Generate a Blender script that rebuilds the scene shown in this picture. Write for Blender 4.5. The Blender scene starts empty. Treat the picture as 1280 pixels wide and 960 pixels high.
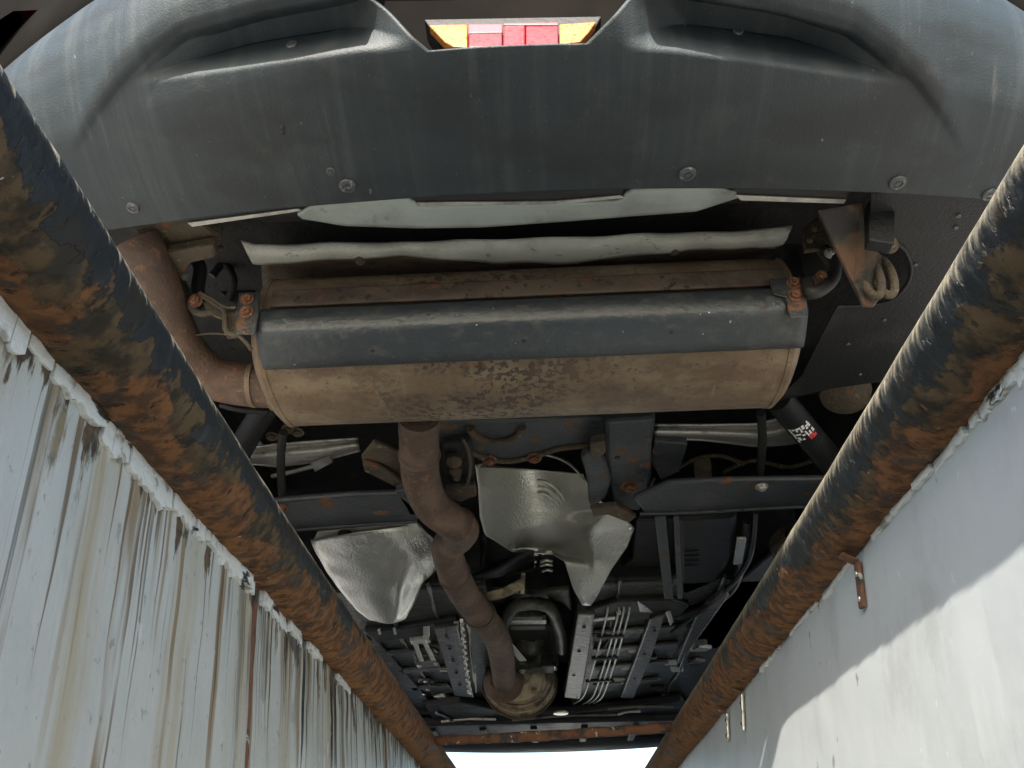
import bpy, bmesh, math, random
import numpy as np
from mathutils import Vector, Matrix, noise as mnoise

random.seed(7)
sc = bpy.context.scene
COL = sc.collection

# ------------------------------------------------------------------ camera
FPX = 1000.0                       # focal length in pixels of a 1280 px wide frame
CAMP = np.array([0.0, 0.0, -0.47])  # the camera is held 47 cm below ground, in the pit
_F = np.array([.054, -.66, 1.0]); _F /= np.linalg.norm(_F)
_s = .035
_L = np.array([1, _s, -.054 + .66 * _s]); _L -= _F * _L.dot(_F); _L /= np.linalg.norm(_L)
_U = np.cross(np.array([_L[0], _L[1], -_L[2]]), np.array([_F[0], _F[1], -_F[2]])); _U[2] *= -1
cam_d = bpy.data.cameras.new('camera'); cam = bpy.data.objects.new('camera', cam_d); COL.objects.link(cam)
cam_d.sensor_width = 36.0; cam_d.lens = 36.0 * FPX / 1280.0
cam_d.clip_start = 0.01; cam_d.clip_end = 3000
R3 = Matrix(((_L[0], _L[1], -_L[2]), (_F[0], _F[1], -_F[2]), (_U[0], _U[1], -_U[2])))
cam.matrix_world = Matrix.Translation(Vector(CAMP)) @ R3.to_4x4()
sc.camera = cam

# ------------------------------------------------------------------ sky, sun, exposure
SUN_DIR = Vector((.145, 1.0, -.56)).normalized()      # travel direction of the light
world = bpy.data.worlds.new('World'); sc.world = world; world.use_nodes = True
wn = world.node_tree
sky = wn.nodes.new('ShaderNodeTexSky'); sky.sky_type = 'NISHITA'; sky.sun_disc = False
to_sun = -SUN_DIR
sky.sun_elevation = math.asin(to_sun.z)
sky.sun_rotation = math.atan2(to_sun.x, to_sun.y)
sky.air_density = 1.0; sky.dust_density = 2.2; sky.ozone_density = 1.0
bg = wn.nodes['Background']; bg.inputs[1].default_value = .15
wn.links.new(sky.outputs[0], bg.inputs[0])
sd = bpy.data.lights.new('sun', 'SUN'); sd.energy = 5.0; sd.angle = math.radians(.5); sd.color = (1, .94, .84)
so = bpy.data.objects.new('sun', sd); COL.objects.link(so)
so.rotation_euler = SUN_DIR.to_track_quat('-Z', 'Y').to_euler(); so.location = (-1, -8, 5)
vs = sc.view_settings
vs.view_transform = 'Standard'; vs.look = 'None'; vs.gamma = 1; vs.use_curve_mapping = False
vs.exposure = 1.5
sc.cycles.max_bounces = 7; sc.cycles.diffuse_bounces = 5; sc.cycles.glossy_bounces = 3
sc.cycles.use_denoising = True

# ------------------------------------------------------------------ geometry helpers
def ray(px, py):
    d = np.array([(px - 640) / FPX, (480 - py) / FPX, 1.0])
    return np.array([_L.dot(d), _F.dot(d), _U.dot(d)])
def P(px, py, z=None, y=None, x=None):
    d = ray(px, py)
    k = (z - CAMP[2]) / d[2] if z is not None else (y - CAMP[1]) / d[1] if y is not None else (x - CAMP[0]) / d[0]
    return Vector(CAMP + k * d)
def Q(p):
    w = np.array(p) - CAMP; c = w[0] * _L + w[1] * _F + w[2] * _U
    return 640 + FPX * c[0] / c[2], 480 - FPX * c[1] / c[2]

WLOC = {}
def empty(name, loc, label, cat, group=None):
    o = bpy.data.objects.new(name, None); COL.objects.link(o); o.location = loc
    o.empty_display_size = .1
    o['label'] = label; o['category'] = cat
    if group: o['group'] = group
    WLOC[o] = Vector(loc)
    return o
def tag(o, label, cat, group=None):
    o['label'] = label; o['category'] = cat
    if group: o['group'] = group
    return o
def link(o, parent):
    COL.objects.link(o)
    WLOC[o] = Vector(o.location)
    if parent is not None:
        o.parent = parent
        o.matrix_parent_inverse = Matrix.Translation(-WLOC.get(parent, Vector()))
    return o
def mobj(name, verts, faces, mat, parent=None, smooth=False, bevel=0, solid=0, seg=2, sub=0):
    me = bpy.data.meshes.new(name); me.from_pydata([tuple(v) for v in verts], [], [tuple(f) for f in faces])
    bm = bmesh.new(); bm.from_mesh(me); bmesh.ops.remove_doubles(bm, verts=bm.verts, dist=1e-5)
    bmesh.ops.recalc_face_normals(bm, faces=bm.faces); bm.to_mesh(me); bm.free()
    me.materials.append(mat)
    if smooth: me.shade_smooth()
    o = bpy.data.objects.new(name, me)
    if solid:
        m = o.modifiers.new('solid', 'SOLIDIFY'); m.thickness = solid; m.offset = 0
    if bevel:
        m = o.modifiers.new('bevel', 'BEVEL'); m.width = bevel; m.segments = seg; m.limit_method = 'ANGLE'; m.angle_limit = .6
    if sub:
        m = o.modifiers.new('sub', 'SUBSURF'); m.levels = sub; m.render_levels = sub
    return link(o, parent)
def catmull(pts, n=8):
    pts = [Vector(p) for p in pts]; out = []
    for i in range(len(pts) - 1):
        p0 = pts[max(i - 1, 0)]; p1 = pts[i]; p2 = pts[i + 1]; p3 = pts[min(i + 2, len(pts) - 1)]
        for k in range(n):
            t = k / n
            out.append(.5 * ((2 * p1) + (-p0 + p2) * t + (2 * p0 - 5 * p1 + 4 * p2 - p3) * t * t + (-p0 + 3 * p1 - 3 * p2 + p3) * t ** 3))
    out.append(pts[-1]); return out
def tube_geo(pts, rad, seg=20, n=8, smooth_path=True, cap=True, base=0):
    path = catmull(pts, n) if smooth_path and len(pts) > 2 else [Vector(p) for p in pts]
    N = len(path)
    if callable(rad): rr = [rad(i / (N - 1)) for i in range(N)]
    elif isinstance(rad, (list, tuple)): rr = list(np.interp(np.linspace(0, 1, N), np.linspace(0, 1, len(rad)), rad))
    else: rr = [rad] * N
    t0 = (path[1] - path[0]).normalized()
    up = Vector((0, 0, 1)) if abs(t0.z) < .9 else Vector((1, 0, 0))
    nrm = (up - t0 * up.dot(t0)).normalized()
    V = []; Fc = []
    for i in range(N):
        t = (path[min(i + 1, N - 1)] - path[max(i - 1, 0)]).normalized()
        nrm = (nrm - t * nrm.dot(t)).normalized(); b = t.cross(nrm)
        for k in range(seg):
            a = 2 * math.pi * k / seg
            V.append(path[i] + (nrm * math.cos(a) + b * math.sin(a)) * rr[i])
    for i in range(N - 1):
        for k in range(seg):
            k2 = (k + 1) % seg
            Fc.append((base + i * seg + k, base + i * seg + k2, base + (i + 1) * seg + k2, base + (i + 1) * seg + k))
    if cap:
        Fc.append([base + k for k in range(seg)][::-1]); Fc.append([base + (N - 1) * seg + k for k in range(seg)])
    return V, Fc
def tube(name, pts, rad, mat, parent, seg=20, n=8, smooth_path=True, cap=True, bumpy=0, bs=20):
    V, Fc = tube_geo(pts, rad, seg, n, smooth_path, cap)
    if bumpy:
        V = [v + Vector(mnoise.noise_vector(v * bs)) * bumpy for v in V]
    o = mobj(name, V, Fc, mat, parent, smooth=True)
    if cap:
        m = o.modifiers.new('edge', 'EDGE_SPLIT'); m.split_angle = 1.0
    return o
def box_geo(c, dx, dy, dz, base=0):
    """c centre, dx,dy,dz half-extent vectors"""
    c = Vector(c); V = []
    for sz in (-1, 1):
        for sx, sy in ((-1, -1), (1, -1), (1, 1), (-1, 1)):
            V.append(c + Vector(dx) * sx + Vector(dy) * sy + Vector(dz) * sz)
    f = [(0, 3, 2, 1), (4, 5, 6, 7), (0, 1, 5, 4), (1, 2, 6, 5), (2, 3, 7, 6), (3, 0, 4, 7)]
    return V, [tuple(base + i for i in q) for q in f]
def box(name, lo, hi, mat, parent, bevel=.003):
    c = [(a + b) / 2 for a, b in zip(lo, hi)]; h = [(b - a) / 2 for a, b in zip(lo, hi)]
    V, Fc = box_geo(c, (h[0], 0, 0), (0, h[1], 0), (0, 0, h[2]))
    return mobj(name, V, Fc, mat, parent, bevel=bevel)
def bar(name, a, b, w, t, mat, parent, up=(0, 0, 1), bevel=.002):
    """flat bar from a to b, width w across, thickness t along up"""
    a = Vector(a); b = Vector(b); d = b - a; up = Vector(up); up = (up - d * (up.dot(d) / d.length_squared)).normalized()
    s = d.normalized().cross(up)
    V, Fc = box_geo((a + b) / 2, d / 2, s * w / 2, up * t / 2)
    return mobj(name, V, Fc, mat, parent, bevel=bevel)
def plate(name, poly, z, thick, mat, parent, bevel=.003, wob=0, extr=(0, 0, 1)):
    """sheet outlined by corner directions (px,py[,z]) at height z, extruded upward"""
    V = []
    for p in poly:
        v = P(p[0], p[1], z=p[2] if len(p) > 2 else z)
        if wob: v += Vector((random.uniform(-wob, wob), random.uniform(-wob, wob), random.uniform(-wob, wob) * .3))
        V.append(v)
    n = len(V); e = Vector(extr) * thick
    V2 = V + [v + e for v in V]
    Fc = [list(range(n))[::-1], list(range(n, 2 * n))] + [(i, (i + 1) % n, n + (i + 1) % n, n + i) for i in range(n)]
    return mobj(name, V2, Fc, mat, parent, bevel=bevel)
def polyi(pl, t):
    L = [0]
    for a, b in zip(pl[:-1], pl[1:]): L.append(L[-1] + math.hypot(b[0] - a[0], b[1] - a[1]))
    s = [l / L[-1] for l in L]
    return [float(np.interp(t, s, [p[i] for p in pl])) for i in range(len(pl[0]))]
def loft(name, A, B, nu, nv, mat, parent, zf=lambda u, v: 0, solid=.002, lump=0):
    """A,B polylines of (px,py,z); u runs A->B, v along; zf lifts the sheet"""
    V = []
    for j in range(nv + 1):
        v = j / nv; a = polyi(A, v); b = polyi(B, v)
        for i in range(nu + 1):
            u = i / nu
            z = a[2] + (b[2] - a[2]) * u + zf(u, v)
            p = P(a[0] + (b[0] - a[0]) * u, a[1] + (b[1] - a[1]) * u, z=z)
            if lump: p += Vector((0, 0, lump * mnoise.noise(p * 14)))
            V.append(p)
    Fc = [(j * (nu + 1) + i, j * (nu + 1) + i + 1, (j + 1) * (nu + 1) + i + 1, (j + 1) * (nu + 1) + i) for j in range(nv) for i in range(nu)]
    return mobj(name, V, Fc, mat, parent, smooth=True, solid=solid)
def lathe(name, prof, org, axis, mat, parent, seg=32):
    """prof [(r, along)]"""
    ax = Vector(axis).normalized(); up = Vector((0, 0, 1)) if abs(ax.z) < .9 else Vector((1, 0, 0))
    n = (up - ax * up.dot(ax)).normalized(); b = ax.cross(n); V = []; Fc = []
    for r, h in prof:
        for k in range(seg):
            a = 2 * math.pi * k / seg; V.append(Vector(org) + ax * h + (n * math.cos(a) + b * math.sin(a)) * r)
    for i in range(len(prof) - 1):
        for k in range(seg):
            k2 = (k + 1) % seg; Fc.append((i * seg + k, i * seg + k2, (i + 1) * seg + k2, (i + 1) * seg + k))
    Fc.append(list(range(seg))[::-1]); Fc.append([(len(prof) - 1) * seg + k for k in range(seg)])
    o = mobj(name, V, Fc, mat, parent, smooth=True)
    m = o.modifiers.new('edge', 'EDGE_SPLIT'); m.split_angle = .6
    return o
_proto = {}
def bolt(name, pos, axis, r, mat, parent, kind='hex'):
    """bolt head / clip with shared mesh; axis points out of the surface"""
    key = (kind, round(r, 4), mat.name)
    if key not in _proto:
        seg = 6 if kind == 'hex' else 20
        if kind == 'hex': prof = [(1.55, 0), (1.55, .18), (1.0, .2), (1.0, .85), (.85, 1.0), (.45, 1.0), (.42, 1.25)]
        elif kind == 'clip': prof = [(1.0, 0), (1.0, .18), (.9, .35), (.55, .42), (.5, .3), (.3, .3), (.28, .38)]
        else: prof = [(1.0, 0), (.9, .3), (.6, .5), (.25, .58)]
        V = []; Fc = []
        for i, (q, h) in enumerate(prof):
            for k in range(24 if True else seg):
                a = 2 * math.pi * k / 24
                rr = q
                if kind == 'hex' and 2 <= i <= 4: rr = q * .9 / math.cos(((a + math.pi / 6) % (math.pi / 3)) - math.pi / 6)
                V.append((rr * r * math.cos(a), rr * r * math.sin(a), h * r))
        for i in range(len(prof) - 1):
            for k in range(24):
                k2 = (k + 1) % 24; Fc.append((i * 24 + k, i * 24 + k2, (i + 1) * 24 + k2, (i + 1) * 24 + k))
        Fc.append([(len(prof) - 1) * 24 + k for k in range(24)])
        me = bpy.data.meshes.new(name); me.from_pydata(V, [], Fc); me.materials.append(mat)
        _proto[key] = me
    o = bpy.data.objects.new(name, _proto[key]); o.location = pos
    o.rotation_euler = Vector(axis).to_track_quat('Z', 'Y').to_euler()
    return link(o, parent)

# ------------------------------------------------------------------ materials
def M(name, base, rough=.5, metal=0.0, layers=(), bump=None, spec=.5, emit=None):
    m = bpy.data.materials.new(name); m.use_nodes = True; nt = m.node_tree; N = nt.nodes; Lk = nt.links
    bs = N['Principled BSDF']
    pos = N.new('ShaderNodeNewGeometry').outputs['Position']
    def val(c): n = N.new('ShaderNodeRGB'); n.outputs[0].default_value = (*c, 1); return n.outputs[0]
    def math_(op, a, b=None):
        n = N.new('ShaderNodeMath'); n.operation = op
        for i, q in enumerate((a, b)):
            if q is None: continue
            if isinstance(q, (int, float)): n.inputs[i].default_value = q
            else: Lk.new(q, n.inputs[i])
        return n.outputs[0]
    def tex(scale, detail=4, kind='noise', seed=0, rgh=.6, dist=0):
        s3 = scale if isinstance(scale, (tuple, list)) else (scale,) * 3
        v = N.new('ShaderNodeVectorMath'); v.operation = 'MULTIPLY_ADD'; Lk.new(pos, v.inputs[0])
        v.inputs[1].default_value = s3; v.inputs[2].default_value = (seed * 3.7, seed * 1.9, seed * 5.3)
        if kind == 'voronoi':
            n = N.new('ShaderNodeTexVoronoi'); n.inputs['Scale'].default_value = 1; Lk.new(v.outputs[0], n.inputs['Vector']); return n.outputs['Distance']
        n = N.new('ShaderNodeTexNoise'); n.inputs['Scale'].default_value = 1; n.inputs['Detail'].default_value = detail
        n.inputs['Roughness'].default_value = rgh; n.inputs['Distortion'].default_value = dist
        Lk.new(v.outputs[0], n.inputs['Vector']); return n.outputs[0]
    sep = None
    def lin(coefs):
        nonlocal sep
        if sep is None: sep = N.new('ShaderNodeSeparateXYZ'); Lk.new(pos, sep.inputs[0])
        out = None
        for c, o_ in zip(coefs[:3], sep.outputs):
            if c: t = math_('MULTIPLY', o_, float(c)); out = t if out is None else math_('ADD', out, t)
        return math_('ADD', out, float(coefs[3]))
    def ramp(f, lo, hi):
        n = N.new('ShaderNodeMapRange'); n.interpolation_type = 'SMOOTHSTEP'; Lk.new(f, n.inputs[0])
        n.inputs[1].default_value = lo; n.inputs[2].default_value = hi; return n.outputs[0]
    colr = val(base); rg = None; height = None; met = None
    for l in layers:
        f = tex(l.get('scale', 10), l.get('detail', 4), l.get('kind', 'noise'), l.get('seed', 1), l.get('rgh', .6), l.get('dist', 0))
        if 'lin' in l: f = math_('ADD', f, lin(l['lin']))
        if l.get('inv'): f = math_('SUBTRACT', 1.0, f)
        f = ramp(f, l['lo'], l['hi'])
        for (cf, lo, hi) in l.get('masks', ()):       # linear position masks
            f = math_('MULTIPLY', f, ramp(lin(cf), lo, hi))
        if 'nmask' in l:
            s_, lo, hi, sd_ = l['nmask']; f = math_('MULTIPLY', f, ramp(tex(s_, 3, seed=sd_), lo, hi))
        f0 = f
        if l.get('fac', 1) != 1: f = math_('MULTIPLY', f, float(l['fac']))
        c2 = val(l['col'])
        if 'col2' in l:
            mx = N.new('ShaderNodeMix'); mx.data_type = 'RGBA'; Lk.new(ramp(tex(l.get('s2', 40), 4, seed=9), .4, .62), mx.inputs[0])
            Lk.new(c2, mx.inputs[6]); mx.inputs[7].default_value = (*l['col2'], 1); c2 = mx.outputs[2]
        mx = N.new('ShaderNodeMix'); mx.data_type = 'RGBA'; Lk.new(f, mx.inputs[0]); Lk.new(colr, mx.inputs[6]); Lk.new(c2, mx.inputs[7]); colr = mx.outputs[2]
        if 'rough' in l:
            if rg is None: n = N.new('ShaderNodeValue'); n.outputs[0].default_value = rough; rg = n.outputs[0]
            mr = N.new('ShaderNodeMix'); Lk.new(f0, mr.inputs[0]); Lk.new(rg, mr.inputs[2]); mr.inputs[3].default_value = l['rough']; rg = mr.outputs[0]
        if 'metal' in l or metal:
            if met is None: n = N.new('ShaderNodeValue'); n.outputs[0].default_value = metal; met = n.outputs[0]
            mr = N.new('ShaderNodeMix'); Lk.new(f, mr.inputs[0]); Lk.new(met, mr.inputs[2]); mr.inputs[3].default_value = l.get('metal', 0); met = mr.outputs[0]
        if 'h' in l:
            hh = math_('MULTIPLY', f0, float(l['h'])); height = hh if height is None else math_('ADD', height, hh)
    Lk.new(colr, bs.inputs['Base Color'])
    if rg is not None: Lk.new(rg, bs.inputs['Roughness'])
    else: bs.inputs['Roughness'].default_value = rough
    if met is not None: Lk.new(met, bs.inputs['Metallic'])
    else: bs.inputs['Metallic'].default_value = metal
    bs.inputs['Specular IOR Level'].default_value = spec
    if bump:
        for (s_, amp) in ([bump] if isinstance(bump[0], (int, float)) or isinstance(bump[1], (int, float)) else bump):
            if s_ is None: continue
            k = 'noise'
            hh = math_('MULTIPLY', tex(s_, 5, k, 4), float(amp)); height = hh if height is None else math_('ADD', height, hh)
    if height is not None:
        b = N.new('ShaderNodeBump'); b.inputs['Strength'].default_value = 1.0; b.inputs['Distance'].default_value = 1.0
        Lk.new(height, b.inputs['Height']); Lk.new(b.outputs[0], bs.inputs['Normal'])
    if emit:
        bs.inputs['Emission Color'].default_value = (*emit[0], 1); bs.inputs['Emission Strength'].default_value = emit[1]
    return m

RUST = (.29, .115, .038); RUST_D = (.075, .036, .02); OCHRE = (.24, .16, .065)
m_ground = M('concrete_yard', (.42, .40, .37), .85, layers=[dict(col=(.24, .23, .22), scale=1.3, lo=.45, hi=.7, fac=.7), dict(col=(.15, .15, .15), scale=12, lo=.6, hi=.75, fac=.5)], bump=(60, .002))
m_pitfloor = M('pit_floor_concrete', (.40, .39, .37), .85, layers=[dict(col=(.15, .14, .12), scale=3, lo=.5, hi=.7, fac=.8)], bump=(40, .003))
m_wallL = M('stained_white_paint', (.56, .585, .555), .45, layers=[
    dict(col=(.43, .455, .43), scale=(5, 5, 2.2), detail=8, lo=.40, hi=.70, fac=.8, seed=2, rgh=.68),
    dict(col=(.42, .35, .21), scale=(1, 12, .6), detail=6, lo=.49, hi=.66, fac=.65, seed=3, rgh=.6, lin=(0, -.02, .12, .05)),
    dict(col=(.25, .165, .07), scale=(1, 30, .45), detail=4, lo=.575, hi=.66, fac=.8, seed=3.6, lin=(0, -.02, .30, .11), dist=.3, rgh=.5, nmask=((1, 16, 2.5), .36, .52, 20)),
    dict(col=(.13, .075, .03), scale=(1, 66, .4), detail=3, lo=.62, hi=.67, fac=.8, seed=5, lin=(0, -.02, .42, .11), dist=.4, rgh=.5, nmask=((1, 20, 3), .38, .52, 15)),
    dict(col=(.12, .125, .11), scale=(1, 80, .4), detail=3, lo=.62, hi=.66, fac=.7, seed=7, lin=(0, .03, .22, .03), rgh=.5, nmask=((1, 22, 3), .40, .54, 16)),
    dict(col=(.022, .024, .02), scale=(1, 40, .5), detail=5, lo=.575, hi=.62, seed=11, lin=(0, 0, .40, .10), masks=[((0, 1, 0, 0), .85, 1.30)], rough=.25, fac=.92, rgh=.6, nmask=((1, 18, 4), .34, .48, 22)),
    dict(col=(.03, .03, .025), scale=(6, 11, 5), detail=6, lo=.55, hi=.60, seed=12, lin=(0, 0, 1.1, .12), masks=[((0, 1, 0, 0), 1.0, 1.4)], fac=.9),
    dict(col=(.24, .19, .10), col2=(.08, .065, .04), scale=(11, 22, 5), detail=7, lo=.52, hi=.60, seed=4, lin=(0, -.50, .7, .35), rough=.8, rgh=.65, fac=.9),
    dict(col=(.14, .09, .05), col2=(.05, .04, .03), scale=(16, 34, 8), detail=6, lo=.56, hi=.61, seed=18, lin=(0, 0, 1.5, .15), rough=.8),
    dict(col=(.30, .29, .25), scale=(14, 14, 9), detail=8, lo=.60, hi=.72, seed=24, fac=.5, rgh=.7),
    dict(col=(.70, .73, .71), scale=(26, 30, 12), detail=6, lo=.66, hi=.69, seed=17, fac=.6),
    dict(col=(.18, .18, .16), scale=(70, 70, 50), detail=3, lo=.64, hi=.71, seed=19, fac=.5),
    ], bump=((16, .003)))
m_wallR = M('scuffed_pale_paint', (.57, .605, .61), .42, layers=[
    dict(col=(.49, .52, .525), scale=(4, 4, 3), lo=.42, hi=.68, fac=.8, seed=21),
    dict(col=(.42, .43, .41), scale=(9, 9, 6), detail=8, lo=.50, hi=.72, fac=.6, seed=23, rgh=.7),
    dict(col=(.22, .22, .20), scale=(26, 26, 14), lo=.68, hi=.71, fac=.8, seed=25),
    dict(col=(.72, .76, .77), scale=(40, 40, 30), lo=.68, hi=.71, fac=.6, seed=26),
    dict(col=(.06, .06, .05), col2=(.25, .15, .08), scale=(24, 30, 20), lo=.63, hi=.67, seed=29, lin=(0, 0, 2.6, .17)),
    ], bump=((10, .0010)))
m_mortar = M('flaking_white_filler', (.74, .76, .74), .8, layers=[dict(col=(.36, .34, .28), scale=26, lo=.55, hi=.68, seed=31, h=-.002), dict(col=(.04, .04, .035), scale=(30, 14, 40), lo=.60, hi=.64, seed=33, h=-.004), dict(col=RUST, scale=12, lo=.66, hi=.70, seed=35)], bump=((70, .004)))
def pipe_mat(name, xc, sgn, c0, seed, d0, dw):
    # rust creeps up from the wall side; paint survives on the side facing the pit
    q = (.585 * sgn, 0, -.81, -.585 * sgn * xc - .81 * .02)
    def ql(k, ky, c): return (q[0] * k, ky, q[2] * k, q[3] * k + c)
    return M(name, (.018, .021, .023), .52, spec=.35, layers=[
        dict(col=(.065, .07, .07), scale=(18, 110, 18), lo=.5, hi=.75, seed=seed, fac=.5),
        dict(col=(.105, .068, .034), col2=(.030, .024, .016), s2=(34, 44, 34), scale=(22, 26, 22), detail=7, lo=.53, hi=.57, seed=seed + 1, lin=ql(8, 0, c0), rough=.85, h=.002),
        dict(col=(.20, .090, .036), col2=(.080, .040, .020), s2=(42, 55, 42), scale=(9, 9, 9), detail=6, lo=.52, hi=.57, seed=seed + 2, lin=ql(5, .27, c0 * .5 - .29), rough=.9, h=.0025),
        dict(col=(.25, .12, .045), scale=(45, 70, 45), lo=.62, hi=.70, seed=seed + 3, lin=ql(3, .12, -.14), rough=.9, fac=.8),
        dict(col=(.02, .018, .015), scale=(40, 110, 40), lo=.62, hi=.68, seed=seed + 5, fac=.85, h=-.002),
        dict(col=(.026, .020, .015), scale=(15, 17, 15), detail=8, lo=.54, hi=.59, seed=seed + 7, fac=.8, rough=.6, rgh=.7),
        dict(col=(.55, .57, .55), scale=(40, 70, 40), lo=.70, hi=.73, seed=seed + 6, fac=.8),
        dict(col=(.42, .37, .27), col2=(.22, .20, .16), s2=(30, 120, 30), scale=(20, 130, 20), lo=.50, hi=.50 + dw, seed=seed + 8, lin=(0, -.03, 12.0, d0), rough=.7, fac=.85),  # cream dust and bare steel near the top, also painting in the sunlit lip
        ], bump=((75, 85, 75), .0018))
m_pipeL = pipe_mat('flaking_black_paint_left', -.41, -1, .20, 40, .02, .10)
m_pipeR = pipe_mat('flaking_black_paint_right', .42, 1, .07, 60, .30, .42)
m_bar = M('rusty_steel', (.16, .075, .04), .8, layers=[dict(col=(.05, .04, .035), scale=20, lo=.5, hi=.62), dict(col=(.55, .55, .52), scale=(45, 25, 45), lo=.62, hi=.67, fac=.8)], bump=((80, .004)))
m_bump = M('textured_grey_plastic', (.020, .029, .034), .52, spec=.4, layers=[
    dict(col=(.062, .074, .076), scale=(38, 2.2, 2.2), detail=6, lo=.47, hi=.74, seed=51, fac=.45, rough=.58),
    dict(col=(.085, .09, .088), scale=(80, 9, 9), detail=5, lo=.64, hi=.76, seed=52, fac=.55, rough=.7),
    dict(col=(.013, .016, .018), scale=(5, 9, 9), lo=.48, hi=.68, seed=53, fac=.7),
    dict(col=(.070, .074, .072), scale=14, detail=7, lo=.55, hi=.75, seed=55, fac=.4, rough=.65),
    dict(col=(.26, .27, .26), scale=(110, 60, 60), detail=2, lo=.75, hi=.78, seed=54, fac=.4),
    dict(col=(.12, .13, .125), scale=(300, 120, 120), detail=1, lo=.76, hi=.79, seed=56, fac=.5)], bump=((420, .0007)))
m_bodypaint = M('dark_body_paint', (.006, .0055, .005), .9, spec=.03, layers=[dict(col=(.009, .008, .007), scale=6, lo=.45, hi=.65, fac=.8)])
m_seal = M('black_rubber', (.012, .012, .013), .6, bump=((150, .001)))
m_clip = M('clip_plastic', (.05, .055, .06), .45, layers=[dict(col=(.25, .25, .24), scale=120, lo=.55, hi=.65, fac=.6)])
m_red = M('red_lens', (.20, .010, .018), .3, layers=[dict(col=(.30, .04, .05), scale=(160, 160, 160), kind='voronoi', lo=.1, hi=.7, fac=.6)], bump=((300, .0003)))
m_orange = M('amber_lens', (.46, .10, .015), .3, layers=[dict(col=(.55, .24, .07), scale=(190, 190, 190), kind='voronoi', lo=.25, hi=.45, fac=.8)], bump=((300, .0003)))
m_pink = M('clear_lens', (.36, .12, .14), .2, bump=((200, .0002)))
m_muff = M('rusty_muffler_steel', (.16, .116, .072), .56, metal=.25, layers=[
    dict(col=(.24, .19, .125), scale=(7, 12, 12), lo=.42, hi=.66, seed=71, fac=.75),
    dict(col=(.095, .060, .040), scale=(9, 14, 14), lo=.50, hi=.66, seed=72, fac=.75),
    dict(col=(.30, .25, .19), scale=(70, 10, 10), lo=.60, hi=.72, seed=73, fac=.35),
    dict(col=(.034, .023, .017), scale=(85, 85, 85), detail=2, lo=.525, hi=.55, seed=74, nmask=((5, 8, 8), .34, .50, 75), masks=[((1, 0, 0, 0), -.34, -.16), ((-1, 0, 0, 0), -.22, .06)], h=.0012, fac=.9),
    dict(col=(.20, .10, .05), scale=(55, 55, 55), detail=3, lo=.58, hi=.64, seed=76, fac=.5),
    dict(col=(.085, .055, .035), scale=(38, 48, 48), detail=8, lo=.50, hi=.66, seed=78, fac=.55, rgh=.75),
    dict(col=(.075, .05, .035), scale=(90, 90, 90), detail=2, lo=.64, hi=.68, seed=77, fac=.8)], bump=((160, .0015)))
m_mufftop = M('rust_brown_sheet', (.115, .090, .062), .7, metal=.2, layers=[dict(col=(.060, .042, .03), scale=(10, 20, 20), lo=.45, hi=.65), dict(col=(.15, .055, .026), scale=(30, 40, 40), lo=.58, hi=.66), dict(col=(.03, .022, .017), scale=(70, 70, 70), lo=.60, hi=.64)], bump=((120, .002)))
m_pipe = M('rusty_exhaust_pipe', (.085, .055, .040), .68, metal=.2, layers=[
    dict(col=(.14, .09, .062), scale=(14, 14, 14), lo=.42, hi=.65, seed=81, fac=.8),
    dict(col=(.05, .034, .026), scale=(16, 16, 16), lo=.52, hi=.68, seed=82, fac=.8),
    dict(col=(.22, .10, .045), scale=70, lo=.58, hi=.66, seed=83, fac=.6)], bump=((150, .0025)))
m_strap = M('blue_grey_painted_steel', (.040, .050, .058), .33, metal=.35, layers=[
    dict(col=(.025, .028, .03), scale=(14, 40, 40), lo=.55, hi=.70, seed=91, fac=.6),
    dict(col=(.10, .06, .035), scale=(30, 50, 50), lo=.70, hi=.74, seed=92, rough=.8, fac=.6),
    dict(col=(.10, .10, .095), scale=(40, 60, 60), detail=8, lo=.48, hi=.78, seed=94, fac=.5, rough=.5),
    dict(col=(.45, .46, .45), scale=110, lo=.70, hi=.73, seed=93, fac=.8)], bump=((90, .0015)))
m_frame = M('chassis_blue_grey', (.033, .040, .045), .5, metal=.1, layers=[
    dict(col=(.065, .068, .068), scale=8, lo=.48, hi=.70, seed=101, fac=.6),
    dict(col=(.13, .062, .028), scale=16, lo=.60, hi=.66, seed=102, rough=.85, h=.001),
    dict(col=(.018, .019, .02), scale=20, lo=.58, hi=.70, seed=103, fac=.7)], bump=((120, .002)))
m_dirt = M('dusty_brown_steel', (.070, .056, .035), .8, layers=[dict(col=(.05, .04, .028), scale=30, lo=.48, hi=.62), dict(col=(.15, .125, .085), scale=60, lo=.60, hi=.68), dict(col=(.13, .055, .024), scale=24, lo=.60, hi=.68)], bump=((130, .004)))
m_tow = M('greasy_brown_steel', (.045, .034, .022), .6, layers=[dict(col=(.09, .045, .02), scale=22, detail=7, lo=.5, hi=.62), dict(col=(.015, .013, .011), scale=14, detail=6, lo=.52, hi=.62)], bump=((140, .002)))
m_rustbolt = M('rusted_bolt', (.15, .065, .032), .8, layers=[dict(col=(.07, .03, .018), scale=120, lo=.5, hi=.62), dict(col=(.40, .20, .10), scale=180, lo=.58, hi=.66, fac=.7)], bump=((300, .002)))
m_alu = M('dull_aluminium_sheet', (.56, .56, .51), .33, metal=.88, layers=[dict(col=(.50, .49, .43), scale=9, lo=.45, hi=.68, fac=.6, rough=.42, metal=.8), dict(col=(.10, .09, .07), scale=50, lo=.66, hi=.70, fac=.7), dict(col=(.62, .62, .57), scale=150, kind='voronoi', lo=.2, hi=.6, fac=.4, h=.0006, metal=.75)], bump=((22, .0012)))
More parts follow.
